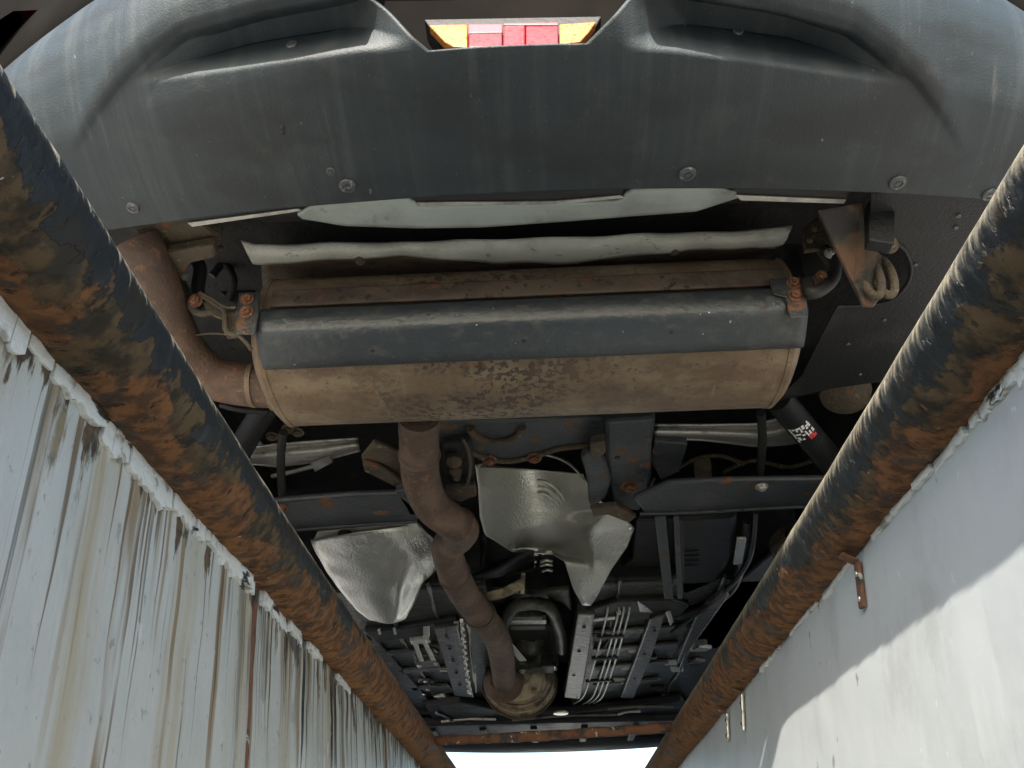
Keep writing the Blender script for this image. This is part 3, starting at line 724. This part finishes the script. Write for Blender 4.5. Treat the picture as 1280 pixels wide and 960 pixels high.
# ---- left hanger: stamped bracket, rubber block, rods
hl = plate('hanger_bracket', [(203, 318), (268, 306), (272, 322), (240, 330), (222, 352), (214, 376), (204, 362)], .36, .02, m_dirt, car, .004, wob=.002)
plate('chassis_leg', [(165, 285), (232, 268), (278, 300), (268, 312), (200, 318), (204, 365), (190, 330)], .385, .06, m_dirt, car, .006)
tube('rubber_hanger', [P(225, 332, y=.97), P(238, 322, y=.97), P(250, 335, y=.97), P(247, 362, y=.975), P(252, 385, y=.98)], .011, m_seal, hl, 12)
tube('hanger_rod', [P(222, 340, y=.96), P(226, 358, y=.955), P(238, 382, y=.95), P(250, 392, y=.95), P(264, 390, y=.95)], .0055, m_dirt, hl, 10)
bolt('bolt', P(230, 345, y=.955), (0, -1, -.3), .006, m_bright, hl); bolt('bolt', P(245, 376, y=.942), (0, -1, -.3), .0075, m_rustbolt, hl)
def yplate(name, poly, yb, th, mat, parent, bevel=.002):
    V = []
    for p in poly: V.append(P(p[0], p[1], y=p[2] if len(p) > 2 else yb))
    n = len(V); V2 = V + [v + Vector((0, th, 0)) for v in V]
    return mobj(name, V2, [list(range(n)), list(range(n, 2 * n))[::-1]] + [(i, (i + 1) % n, n + (i + 1) % n, n + i) for i in range(n)], mat, parent, bevel=bevel)
yplate('hanger_arm', [(246, 364), (258, 366), (282, 381), (297, 381), (298, 420), (284, 422), (277, 410), (277, 398), (266, 394), (256, 384)], .945, .006, m_dirt, hl)
tube('hanger_rod', [P(253, 370, y=.938), P(270, 381, y=.938), P(281, 390, y=.938), P(284, 415, y=.935), P(300, 419, y=.935)], .0035, m_dirt, hl, 8)
tube('hanger_rod', [P(298, 418, y=.93), P(309, 430, y=.94), P(314, 437, y=.95)], .003, m_dirt, hl, 8)
tube('wire', [P(238, 420, y=1.0), P(262, 417, y=.98), P(284, 418, y=.96)], .0015, m_dirt, hl, 6)
# ---- right hanger
hr = yplate('hanger_bracket', [(1003, 286), (1022, 270), (1036, 292), (1044, 318), (1040, 335), (1022, 310), (1006, 312)], .93, .01, m_dirt, car)
tube('rubber_hanger', [P(1030, 312, y=.925), P(1043, 326, y=.92), P(1042, 346, y=.92), P(1030, 360, y=.915), P(1014, 366, y=.915), P(1009, 352, y=.92)], .0095, m_seal, hr, 12)
yplate('hanger_arm', [(1006, 352), (1022, 340), (1034, 338), (1036, 350), (1024, 366), (1012, 372)], .915, .006, m_dirt, hr)
bolt('bolt', P(1027, 345, y=.912), (0, -1, -.3), .0055, m_rustbolt, hr); bolt('bolt', P(1037, 317, y=.912), (0, -1, -.3), .0055, m_bright, hr)
yplate('end_shield', [(978, 330), (990, 310), (1002, 322), (1008, 350), (1000, 372), (968, 372)], .955, .005, m_plast, car)
# ---- towing eye on its gusset, right
tw = yplate('towing_bracket', [(1022, 262, .80), (1078, 252, .80), (1084, 300, .83), (1102, 318, .86), (1104, 366, .88), (1093, 381, .885), (1079, 380, .885), (1066, 352, .87)], .84, .008, m_tow, car, .002)
for dx, sc_ in ((-7, 1), (9, .96)):
    c = P(1096 + dx, 346, y=.868); rp = []
    for k in range(33):
        a = 2 * math.pi * k / 32; rp.append(c + Vector((.010 * math.cos(a), -.004 * math.cos(a), .034 * math.sin(a) * sc_)))
    tube('towing_eye', rp, .0058, m_dirt, tw, 12, n=2, cap=False)
yplate('gusset_cover', [(1086, 250), (1120, 248), (1118, 305), (1086, 300)], .80, .02, m_plast, car)
bolt('bolt', P(1110, 306, y=.83), (0, -1, -.3), .009, m_dirt, tw)

# ---- right plastic liner
liner = plate('wheel_arch_liner', [(1088, 242), (1330, 236), (1330, 470), (1150, 455), (1112, 476), (1040, 486), (968, 503), (1002, 470), (1024, 425), (1046, 383), (1084, 382), (1112, 376), (1132, 358), (1139, 336), (1132, 314), (1118, 303), (1088, 300)], .318, .003, m_plast, car, .001)
tube('liner_edge', [P(x, y, z=.316) for x, y in ((1046, 383), (1084, 382), (1112, 376), (1132, 358), (1139, 336), (1132, 314), (1118, 303))], .003, m_plast, liner, 8)
for px, py in ((1144, 331), (1195, 285), (1198, 270), (1105, 400), (1060, 430), (1075, 468)): bolt('rivet', P(px, py, z=.317), (0, 0, -1), .0035, m_clip, liner, 'dome')

# ---- front pipe of the exhaust: S-bend down into the tunnel
ep = [P(524, 520, z=.265), P(524, 560, z=.250), P(527, 600, z=.235), P(540, 632, z=.222), P(562, 650, z=.210), P(577, 661, z=.212), P(572, 672, z=.225), P(560, 682, z=.232), P(563, 705, z=.222), P(578, 738, z=.214), P(600, 768, z=.210), P(620, 795, z=.208), P(628, 826, z=.208), P(631, 862, z=.210)]
fp = tube('exhaust_pipe', ep, [.037] * 6 + [.036, .036, .037, .038, .039, .039, .040, .040], m_pipe, car, 28, n=10, bumpy=.0008, bs=30)
# hanger plates beside it
plate('pipe_hanger', [(452, 572), (468, 553), (500, 566), (504, 582), (512, 603), (500, 612), (470, 597), (455, 590)], .265, .010, m_dirt, car, .003, wob=.001)
tube('pipe_hanger_lip', [P(456, 576, z=.262), P(480, 586, z=.258), P(506, 604, z=.255)], .006, m_dirt, car, 8)
plate('pipe_hanger', [(470, 556), (498, 563), (503, 580), (478, 574)], .275, .008, m_dirt, car, .002)
plate('hanger_foot', [(494, 615), (518, 612), (528, 642), (512, 645)], .245, .02, m_frame, car, .004)

# ---- rear subframe
sub_ = plate('rear_subframe', [(540, 526), (765, 522), (768, 548), (748, 562), (722, 556), (694, 566), (650, 578), (604, 580), (584, 566), (550, 556)], .335, .05, m_frame, car, .008)
rp = []
for k in range(17):
    a = math.pi * k / 16; rp.append(P(610 + 32 * math.cos(a) + 10, 534 + 18 * math.sin(a), z=.332))
tube('subframe_bush', rp, .009, m_dirt, sub_, 10, n=3)
tube('subframe_seam', [P(x, y, z=.333) for x, y in ((562, 548), (590, 566), (630, 576), (668, 570), (700, 560), (740, 556))], .007, m_dirt, sub_, 8)
for px, py in ((612, 575), (668, 572)): bolt('bolt', P(px, py, z=.330), (0, -.3, -1), .010, m_rustbolt, sub_)
# left bush with bracket
bsh = plate('subframe_mount', [(552, 556), (588, 552), (596, 612), (580, 626), (556, 600)], .315, .05, m_black, car, .006)
for k, (px, py, r) in enumerate(((568, 572, .016), (570, 584, .013), (571, 592, .009))): lathe('bush', [(r * .6, 0), (r, .004), (r, .014), (r * .6, .018)], P(px, py, z=.305), (0, -.35, -1), m_dirt, bsh, 20)
tube('mount_strap', [P(578, 548, z=.30), P(586, 566, z=.295), (P(587, 590, z=.29)), P(582, 610, z=.29)], .004, m_dirt, bsh, 8)
plate('mount_foot', [(555, 612), (594, 606), (596, 620), (575, 628), (560, 622)], .285, .012, m_dirt, car, .003)
# right mount: capsule arm beside the tunnel shield
cap = [(726, 572), (734, 566), (750, 566), (758, 580), (764, 602), (758, 622), (744, 634), (736, 630), (734, 600)]
plate('mount_arm', cap, .285, .018, m_frame, car, .006)
plate('mount_tip', [(738, 556), (756, 552), (758, 566), (748, 574), (738, 572)], .280, .02, m_dirt, car, .003, wob=.001)
plate('mount_foot', [(738, 636), (770, 632), (796, 646), (786, 654), (760, 644), (742, 646)], .255, .012, m_dirt, car, .003)
rr = plate('chassis_rail', [(757, 528), (820, 524), (815, 560), (814, 604), (800, 640), (768, 636), (762, 600), (757, 570)], .305, .06, m_frame, car, .008)
bolt('bolt', P(787, 607, z=.304), (0, -.2, -1), .013, m_rustbolt, rr); bolt('rail_hole', P(772, 572, z=.3045), (0, 0, -1), .006, m_seal, rr, 'dome')
tube('rail_hook', [P(806, 634, z=.298), P(812, 612, z=.30), P(818, 598, z=.31)], .0035, m_dirt, rr, 8)
# transverse arms
def beam(poly_lo, z, h, mat, hh=.014):
    h = hh
    return plate('lateral_link', poly_lo, z, h, mat, car, .006)
b1 = beam([(792, 624), (836, 605), (900, 602), (1050, 600), (1040, 632), (900, 638), (806, 643)], .245, .045, m_frame)
tube('link_flange', [P(x, y, z=.243) for x, y in ((800, 642), (850, 641), (905, 638.5), (970, 635), (1040, 632))], .004, m_frame, b1, 8)
for i in range(6): bolt('link_hole', P(850 + i * 26, 639 - i * .6, z=.2405), (0, 0, -1), .004, m_seal, b1, 'dome')
bolt('bolt', P(952, 608, z=.244), (0, -.2, -1), .0085, m_bright, b1)
b2 = beam([(330, 630), (352, 627), (440, 620), (500, 618), (520, 634), (524, 650), (500, 654), (440, 656), (362, 663), (330, 666)], .245, .045, m_frame)
tube('link_flange', [P(x, y, z=.243) for x, y in ((335, 665), (400, 660), (460, 655.5), (522, 652))], .004, m_frame, b2, 8)
bolt('bolt', P(352, 634, z=.244), (0, -.2, -1), .0085, m_rustbolt, b2)
# cast arms above them, ribbed
def rib_arm(A, B, z):
    o = loft('upper_arm', [(*p, z) for p in A], [(*p, z + .01) for p in B], 12, 30, m_arm, car, lambda u, v: .010 * math.sin(u * math.pi * 3) - .012 * math.sin(u * math.pi), .004)
    return o
rib_arm([(300, 562), (345, 555), (400, 551), (447, 548)], [(305, 580), (345, 584), (400, 578), (450, 564)], .345)
rib_arm([(818, 531), (880, 531), (945, 530), (985, 520), (1008, 532)], [(818, 548), (880, 551), (945, 559), (985, 556), (1012, 552)], .345)
plate('arm_shade_plate', [(818, 552), (860, 556), (850, 590), (826, 600), (812, 575)], .33, .02, m_frame, car, .004)  # dark plate added to stand for the arm's shadow
tube('stabiliser_link', [P(354, 540, z=.30), P(351, 575, z=.285), P(353, 622, z=.262)], .0085, m_seal, car, 12)
tube('stabiliser_link', [P(951, 516, z=.30), P(953, 552, z=.285), P(949, 600, z=.262)], .0085, m_plast, car, 12)
for pts in (((840, 590), (868, 574), (900, 570), (930, 580)), ((905, 590), (940, 576), (985, 584), (1015, 576))):
    tube('cable', [P(x, y, z=.36) for x, y in pts], .005, m_dirt, car, 8)
for pts in (((340, 595), (372, 588), (398, 580), (412, 572)), ((330, 560), (318, 548), (306, 540))):
    tube('cable', [P(x, y, z=.35) for x, y in pts], .005, m_arm, car, 8)
plate('cable_clip', [(388, 580), (412, 572), (416, 578), (394, 590)], .345, .006, m_arm, car, .001)
plate('arm_bush', [(868, 588), (890, 586), (890, 604), (870, 606)], .33, .03, m_dirt, car, .004)
# damper with printed sticker, right; plain one left
d0, d1 = P(972, 498, z=.33), P(1062, 604, z=.275)
dmp = tube('damper', [d0, d1], .027, m_plast, car, 28, smooth_path=False)
dv = (d1 - d0).normalized(); side = Vector((1, .2, .0)); side = (side - dv * side.dot(dv)).normalized(); out = dv.cross(side)
if out.z > 0: out = -out
for k in range(8):
    for q in range(-3, 4):
        if random.random() < .3: continue
        a = q * .23 + random.uniform(-.03, .03); c = d0 + dv * (.072 + k * .0058)
        n_ = out * math.cos(a) + side * math.sin(a); w_ = dv * (.0022 if not (k == 7) else .004); t_ = (side * math.cos(a) - out * math.sin(a)) * random.uniform(.0015, .003)
        V, Fc = box_geo(c + n_ * .0272, w_, t_, n_ * .0004)
        mobj('sticker_print', V, Fc, m_redp if k >= 6 and q > -1 else m_white, dmp)
tube('damper', [P(338, 500, z=.33), P(310, 545, z=.31), P(292, 580, z=.29)], .024, m_plast, car, 20)
for px, py in ((340, 545), (372, 540), (360, 536)): bolt('bolt', P(px, py, z=.32), (0, -.3, -1), .008, m_dirt, car)
tube('brake_hose', [P(276, 506, z=.31), P(300, 512, z=.30), P(335, 515, z=.30)], .006, m_plast, car, 10)
lathe('spring_seat', [(.02, 0), (.045, .01), (.05, .03), (.04, .045)], P(1056, 500, z=.35), (.3, .3, 1), m_dirt, car, 24)
lathe('hub_carrier', [(.02, 0), (.055, .01), (.06, .05), (.05, .06)], P(985, 668, z=.30), (.2, -.3, -1), m_dirt, car, 24)

# ---- tunnel heat shields
A = [(594, 580, .33), (598, 610, .30), (600, 645, .285), (606, 668, .285), (640, 690, .325), (690, 692, .325), (706, 702, .285), (716, 735, .258), (728, 756, .244)]
B = [(728, 592, .33), (742, 622, .30), (775, 640, .28), (793, 660, .272), (784, 684, .262), (764, 712, .255), (747, 744, .247), (738, 757, .244)]
def _sm(a, b, x): t = min(1, max(0, (x - a) / (b - a))); return t * t * (3 - 2 * t)
ts = loft('tunnel_shield', A, B, 40, 60, m_alu, car, lambda u, v: .085 * math.sin(min(1, u * (1 + .55 * _sm(.25, .5, v))) * math.pi) ** .7 * (1 - _sm(.20, .85, v)) - .006 * math.sin(u * math.pi) * _sm(.4, .8, v), .002, lump=.0015)
A = [(598, 582, .325), (618, 571, .38), (648, 567, .40), (685, 569, .395), (712, 580, .36), (730, 600, .32)]
tube('shield_rim', [P(*p[:2], z=p[2]) for p in A], .003, m_alu, ts, 8)
for k in range(3):
    tube('pressed_rib', [P(672 + i * 8, 600 + k * 8 + i * i * 1.4, z=.385 - .004 * i) for i in range(6)], .0032, m_alu, ts, 8)
A = [(388, 674, .270), (396, 694, .262), (420, 732, .250), (444, 760, .244), (462, 775, .240), (476, 779, .240)]
B = [(524, 654, .285), (556, 690, .290), (545, 712, .280), (528, 728, .268), (517, 756, .250), (506, 774, .243), (492, 780, .240)]
lw = loft('tank_shield', A, B, 30, 30, m_alu, car, lambda u, v: -.032 * math.sin(u * math.pi) ** .8 * (1 - .5 * v) - .012 * math.exp(-((u - .72) / .10) ** 2) * math.sin(v * math.pi), .002, lump=.004)
loft('shield_flap', [(397, 664, .275), (440, 660, .275), (480, 656, .275), (520, 652, .275)], [(390, 680, .262), (425, 690, .262), (470, 684, .262), (530, 668, .268)], 8, 20, m_alu2, lw, lambda u, v: -.004 * math.sin(u * 3.14), .002)
bolt('shield_hole', P(432, 668, z=.258), (0, -.3, -1), .018, m_seal, lw, 'dome')
rw = ts
for px, py in ((788, 660), (783, 650)): bolt('shield_bolt', P(px, py, z=.262), (0, -.3, -1), .006, m_bright, rw, 'dome')
# torn foil lying across the tunnel
loft('foil_fold', [(588, 712, .30), (620, 704, .31), (650, 690, .32), (668, 688, .32)], [(590, 726, .28), (618, 722, .28), (650, 716, .29), (668, 712, .29)], 6, 20, m_plast, ts, lambda u, v: .01 * math.sin(u * 6 + v * 5), .002)
loft('shield_tail', [(604, 742, .27), (630, 734, .28), (652, 722, .29), (656, 718, .29)], [(606, 752, .262), (628, 748, .265), (650, 738, .27), (656, 734, .275)], 6, 16, m_cup, ts, lambda u, v: 0, .002)
for i, (x0, x1, y) in enumerate(((640, 672, 688), (654, 672, 694), (654, 670, 703), (654, 668, 709), (678, 690, 692), (676, 690, 702), (676, 690, 707), (678, 690, 714))):
    tube('heater_pipe', [P(x0, y, z=.33), P((x0 + x1) / 2, y - 2, z=.33), P(x1, y - 1, z=.33)], .0045, m_bright, ts, 8)
bar('shield_post', P(654, 716, z=.31), P(653, 742, z=.27), .012, .006, m_cup, ts)

# ---- fuel tank side on the right with its straps
tank = plate('fuel_tank', [(845, 648), (925, 642), (922, 690), (900, 728), (860, 745), (845, 742)], .262, .10, m_plast, car, .02)
for i in range(3):
    for j in range(4): pass
for i in range(4): bar('moulded_mark', P(856, 690 + i * 6, z=.2605), P(874, 689 + i * 6, z=.2605), .006, .002, m_plast, tank, bevel=.0005)
plate('tank_side', [(795, 650), (846, 648), (846, 745), (740, 756), (760, 724), (790, 700)], .30, .06, m_plast, car, .01)
for xa, xb, w in ((825, 836, .024), (845, 850, .012)):
    bar('tank_strap', P(xa, 645, z=.252), P(xb, 748, z=.240), w, .004, m_frame, car)
tube('filler_hose', [P(935, 650, z=.27), P(930, 690, z=.265), P(915, 735, z=.262), P(880, 760, z=.25), P(845, 770, z=.25)], .012, m_plast, car, 12)
bar('hose_clip', P(927, 672, z=.255), P(922, 704, z=.255), .022, .008, m_alu, car)
tube('parking_brake_cable', [P(945, 640, z=.26), P(936, 700, z=.25), P(900, 745, z=.245), P(840, 790, z=.24)], .006, m_plast, car, 8)
plate('sill_cover', [(850, 760), (905, 742), (1000, 660), (1060, 690), (960, 800), (870, 815)], .262, .02, m_plast, car, .008)

# ---- right floor: rails, four bright lines with clips, pressed panels
def strip(name, pts_lo, pts_hi, z, h, mat, par=car, bev=.004): return plate(name, pts_lo + pts_hi[::-1], z, h, mat, par, bev)
fr = strip('floor_rail', [(722, 768), (712, 830), (705, 872)], [(744, 768), (734, 830), (726, 874)], .235, .035, m_floor)
for k in range(0, 6, 2): bolt('floor_hole', P(730 - k * 3.2, 784 + k * 15, z=.2345), (0, 0, -1), .006, m_seal, fr, 'dome')
fr2 = strip('floor_rail', [(812, 775), (795, 822), (776, 872)], [(832, 768), (814, 824), (792, 874)], .235, .035, m_floor)
for k in range(0, 6, 2): bolt('floor_hole', P(818 - k * 6.2, 788 + k * 15, z=.2345), (0, 0, -1), .005, m_seal, fr2, 'dome')
for k, (xa, xb) in enumerate(((757, 733), (771, 745), (777, 751), (784, 757))):
    pts = [P(xa + 3, 758, z=.245), P(xa, 775, z=.236), P((xa + xb) / 2, 822, z=.234), P(xb, 862, z=.234), P(xb - 6, 873, z=.236), P(xb - 16, 880, z=.25)]
    tube('brake_line', pts, .0032, m_bright, car, 10)
for t_ in (.28, .56, .86):
    y_ = 770 + 95 * t_; bar('line_clip', P(753 - 24 * t_, y_, z=.232), P(788 - 27 * t_, y_ - 2, z=.232), .022, .010, m_plast, car)
for px, py in ((793, 812), (783, 834), (775, 850), (838, 828), (846, 836), (870, 810)):
    c = P(px, py, z=.258); V, Fc = box_geo(c, (.022, .0, 0), (.006, .03, 0), (0, 0, .004)); mobj('floor_pad', V, Fc, m_alu2, car, bevel=.003)
for k in range(4):
    a = P(742, 790 + k * 22, z=.256); b = P(860 - k * 12, 782 + k * 22, z=.256); bar('pressed_swage', a, b, .04, .012, m_floor, car, bevel=.005)
cm = plate('cross_panel', [(724, 766), (772, 752), (838, 750), (862, 758), (850, 772), (776, 776), (726, 782)], .245, .03, m_plast, car, .006)
for poly in ([(797, 752), (806, 758), (816, 766), (800, 765)], [(728, 772), (738, 772), (738, 779), (728, 780)], [(832, 766), (838, 764), (842, 778), (838, 782)], [(770, 765), (776, 763), (777, 768), (771, 770)]):
    plate('shiny_tab', poly, .242, .003, m_bright, cm, .001)
bar('cross_lip', P(728, 776, z=.242), P(770, 772, z=.242), .02, .006, m_bright, cm)
plate('sill_seam', [(870, 770), (905, 740), (912, 744), (850, 830), (846, 828)], .24, .02, m_floor, car, .004)

# ---- left floor: panel rail, crimped edge, small bracket
fl_ = strip('floor_rail', [(542, 786), (556, 830), (568, 870)], [(572, 782), (582, 826), (592, 872)], .235, .035, m_floor)
for k in range(5): bolt('floor_hole', P(558 + k * 4.2, 796 + k * 15, z=.2345), (0, 0, -1), .006, m_seal, fl_, 'dome')
ed = []
for i in range(60):
    t_ = i / 59; ed.append(P(577 + 11 * t_ + 1.4 * math.sin(i * 1.3), 776 + 92 * t_, z=.236 + .002 * math.sin(i * 2.1)))
tube('crimped_edge', ed, lambda t: .006 + .0025 * math.sin(t * 80), m_bright, car, 8, n=2)
loft('tunnel_foil', [(582, 772, .25), (588, 820, .25), (594, 866, .25)], [(606, 768, .34), (608, 818, .34), (606, 866, .34)], 14, 30, m_alu, car, lambda u, v: .008 * math.sin(u * 18 + v * 9), .002, lump=.01)
bk = plate('floor_bracket', [(512, 800), (536, 798), (538, 804), (514, 806)], .235, .01, m_bright, car, .002)
for a_, b_ in (((519, 804), (527, 826)), ((531, 803), (542, 825))): bar('bracket_bar', P(*a_, z=.238), P(*b_, z=.238), .016, .006, m_bright, bk)
plate('bracket_foot', [(520, 828), (545, 825), (550, 833), (524, 836)], .236, .01, m_trans, bk, .002)
for px, py in ((516, 802), (534, 801), (524, 832), (545, 829)): bolt('bolt', P(px, py, z=.234), (0, 0, -1), .006, m_bright, bk)
cl = plate('cross_panel', [(455, 790), (500, 786), (570, 774), (578, 786), (520, 796), (470, 804)], .245, .03, m_plast, car, .006)
for poly in ([(529, 784), (537, 783), (537, 796), (529, 797)], [(567, 778), (573, 777), (574, 788), (568, 789)], [(472, 788), (475, 786), (477, 793), (474, 794)], [(491, 786), (494, 785), (496, 793), (493, 794)]):
    plate('shiny_tab', poly, .242, .003, m_bright, cl, .001)
for k in range(3):
    a = P(486 + k * 14, 816 + k * 22, z=.256); b = P(546 + k * 8, 812 + k * 22, z=.256); bar('pressed_swage', a, b, .05, .012, m_floor, car, bevel=.005)
for px, py, r in ((548, 860, .06), (533, 850, .03)): lathe('floor_plug', [(r * .5, 0), (r * .8, .004), (r, .008), (r * 1.1, .002)], P(px, py, z=.258), (0, 0, -1), m_floor, car, 24)
for px, py in ((532, 852), (535, 862), (530, 868), (553, 868)): bolt('stud', P(px, py, z=.25), (0, 0, -1), .008, m_bright, car, 'dome')
plate('jacking_seam', [(470, 800), (540, 880), (520, 884), (455, 800)], .25, .02, m_floor, car, .004)

# ---- tunnel: gearbox mount, propshaft opening, catalyst cup
tc = plate('tunnel_bridge', [(612, 740), (660, 744), (712, 738), (716, 766), (700, 752), (640, 756), (618, 762)], .33, .02, m_trans, car, .006)
fp_ = [(628, 800), (630, 780), (640, 760), (655, 755), (676, 755), (690, 763), (700, 790), (702, 812)]
tube('gearbox_cradle', [P(x, y, z=.30) for x, y in fp_], .020, m_trans, car, 12, n=5)
for y_, w in ((770, 20), (775, 26), (782, 24)):
    bar('cradle_bar', P(662 - w / 1.0, y_, z=.305), P(662 + w * .8, y_ - .6, z=.305), .035, .02, m_trans if y_ != 775 else m_bright, car)
plate('gearbox', [(634, 785), (694, 782), (700, 832), (690, 848), (636, 848)], .34, .05, m_black, car, .01)
lathe('gearbox_output', [(.03, 0), (.05, .02), (.06, .06), (.075, .10), (.075, .16), (.09, .20)], P(664, 792, z=.36), (0, 1, -.02), m_trans, car, 28)
bar('gearbox_mount', P(640, 838, z=.26), P(694, 832, z=.26), .05, .02, m_trans, car)
box_c = P(684, 830, z=.255); V, Fc = box_geo(box_c, (.022, 0, 0), (0, .05, 0), (0, 0, .02)); mobj('mount_block', V, Fc, m_plast, car, bevel=.004)
for px, py in ((690, 834), (653, 838)): bolt('bolt', P(px, py, z=.25), (0, 0, -1), .009, m_bright, car)
bar('foil_strip', P(634, 803, z=.24), P(654, 826, z=.22), .024, .003, m_alu, car)
c0 = P(631, 858, z=.215)
lathe('pipe_flange', [(.045, -.10), (.056, -.08), (.072, -.06), (.074, -.045), (.05, -.03)], (c0.x, c0.y, .222), (0.05, 1, 0), m_pipe, car, 30)
c1 = P(650, 868, z=.225)
cat = lathe('catalyst_shield', [(.05, -.20), (.085, -.17), (.098, -.165), (.090, -.15), (.112, -.10), (.128, -.085), (.118, -.07), (.122, -.02), (.142, .0), (.146, .02), (.134, .03), (.138, .12), (.13, .2), (.09, .24)], (c1.x, c1.y, .285), (0, 1, .12), m_cup, car, 40)
for r_, h_ in ((.112, -.10), (.130, -.082), (.146, .012)):
    ring = []
    for k in range(25):
        a = math.pi + math.pi * k / 24; ring.append(Vector((c1.x + r_ * math.cos(a), c1.y + h_, .285 + .12 * h_ + r_ * math.sin(a))))
    tube('shield_ring', ring, .004, m_cup if h_ < 0 else m_dirt, cat, 8, n=2)
for px, py in ((624, 868), (668, 862), (676, 866)): bar('shield_rib', P(px, py, z=.20), P(px + 2, py + 14, z=.185), .02, .01, m_cup, cat)
lathe('engine_undercover_bolt', [(.02, 0), (.03, .004), (.03, .01), (.01, .012)], P(701, 889, z=.20), (0, 0, -1), m_bright, car, 20)

# ---- front: subframe edge, tray ribs, front bumper lip
plate('front_subframe', [(532, 884), (575, 878), (640, 892), (720, 890), (800, 882), (852, 876), (866, 896), (780, 900), (640, 904), (545, 908)], .222, .03, m_plast, car, .008)
for (a, b, m__) in (((552, 902), (620, 899), m_bright), ((560, 909), (700, 903), m_trans), ((640, 900), (770, 893), m_trans), ((715, 905), (782, 899), m_bright), ((772, 893), (800, 889), m_bright), ((590, 914), (720, 908), m_plast), ((760, 886), (842, 884), m_trans), ((545, 891), (566, 902), m_trans)):
    tube('undercover_edge', [P(*a, z=.212), (P(*a, z=.212) + P(*b, z=.212)) / 2 + Vector((0, 0, .006)), P(*b, z=.212)], .006, m__, car, 8)
pa, pb = P(520, 918, z=.20), P(870, 900, z=.20)
yA = 3.75
box('undertray', (XC - .62, 3.62, .198), (XC + .62, 4.05, .236), m_plast, car, .01)
for i in range(5): box('undertray_rib', (XC - .5 + i * .22, 3.70, .188), (XC - .47 + i * .22, 4.03, .199), m_plast, car, .004)
# curved front lip
V = []; n = 60
for i in range(n + 1):
    x = -.72 + 1.44 * i / n; y = 4.34 - .30 * x * x - .02
    for (dy, z) in ((-.30, .196), (-.04, .186), (.0, .192), (.03, .22), (.035, .30), (.02, .42)): V.append((XC + x, y + dy, z))
Fc = [(i * 6 + k, i * 6 + k + 1, (i + 1) * 6 + k + 1, (i + 1) * 6 + k) for i in range(n) for k in range(5)]
mobj('front_bumper', V, Fc, m_plast, car, smooth=True, solid=.004)

# ---- random bright and dark bits added to mimic busy highlights, plus seam sealer
rnd = random.Random(21)
for k in range(18):
    left = k % 2 == 0
    py = rnd.uniform(792, 876); t_ = (py - 780) / 100
    px = rnd.uniform(478 + 55 * t_, 575 + 12 * t_) if left else rnd.uniform(742 - 30 * t_, 900 - 60 * t_)
    c = P(px, py, z=.254); a = rnd.uniform(-.5, .5)
    l, w_ = rnd.uniform(.008, .03), rnd.uniform(.005, .012)
    dx = Vector((math.cos(a), math.sin(a), 0)); dy = Vector((-math.sin(a), math.cos(a), 0))
    V, Fc = box_geo(c, dx * l, dy * w_ * 2, Vector((0, 0, .006)))
    mobj('highlight_bit', V, Fc, rnd.choice((m_bright, m_floor, m_plast, m_trans, m_alu)), car, bevel=.002)
for k in range(7):
    xa = XC + (-1) ** k * (.22 + .07 * k); pts = [(xa + .006 * math.sin(i * 2.1 + k), 2.05 + i * .13, .259) for i in range(12)]
    tube('seam_sealer', pts, lambda t: .006 + .002 * math.sin(t * 60), m_floor, car, 8, n=3)

# ---- grimy hardware around the hangers
yplate('chassis_flange', [(206, 316), (262, 306), (266, 316), (232, 322), (218, 336), (212, 330)], .90, .006, m_dirt, hl)
yplate('hanger_arm', [(218, 350), (232, 350), (243, 372), (262, 380), (260, 392), (240, 392), (226, 374)], .952, .006, m_frame, hl)
tube('hanger_rod', [P(250, 366, y=.936), P(266, 374, y=.936), P(282, 384, y=.936), P(296, 384, y=.936)], .003, m_dirt, hl, 8)
for px, py, yy in ((266, 300, .93), (276, 310, .95), (214, 300, .90), (1018, 286, .93), (1012, 300, .93), (1052, 300, .87)):
    bolt('stud', P(px, py, y=yy - .03), (0, -1, -.4), .005, m_dirt, car, 'dome')
tube('brake_hose', [P(265, 345, y=1.05), P(280, 330, y=1.05), P(292, 350, y=1.06), P(286, 376, y=1.08)], .007, m_seal, car, 10)
yplate('hanger_plate', [(262, 330), (300, 312), (320, 352), (318, 364), (290, 376), (268, 360)], 1.12, .01, m_plast, car)
lathe('heat_baffle', [(.01, 0), (.045, .004), (.05, .012)], P(990, 345, y=.985), (0, -1, -.4), m_plast, car, 24)

# welds and a clamp on the front pipe
for k_ in (12, 46, 84):
    path_ = catmull(ep, 10); a_ = path_[k_]; d_ = (path_[k_ + 1] - path_[k_ - 1]).normalized()
    tube('weld_bead', [a_ - d_ * .005, a_, a_ + d_ * .005], [.0375, .0405, .0375], m_pipe, fp, 28, n=3, bumpy=.0012, bs=110)
path_ = catmull(ep, 10); a_ = path_[100]; d_ = (path_[101] - path_[99]).normalized()
tube('pipe_clamp', [a_ - d_ * .012, a_ + d_ * .012], .0435, m_dirt, fp, 28)
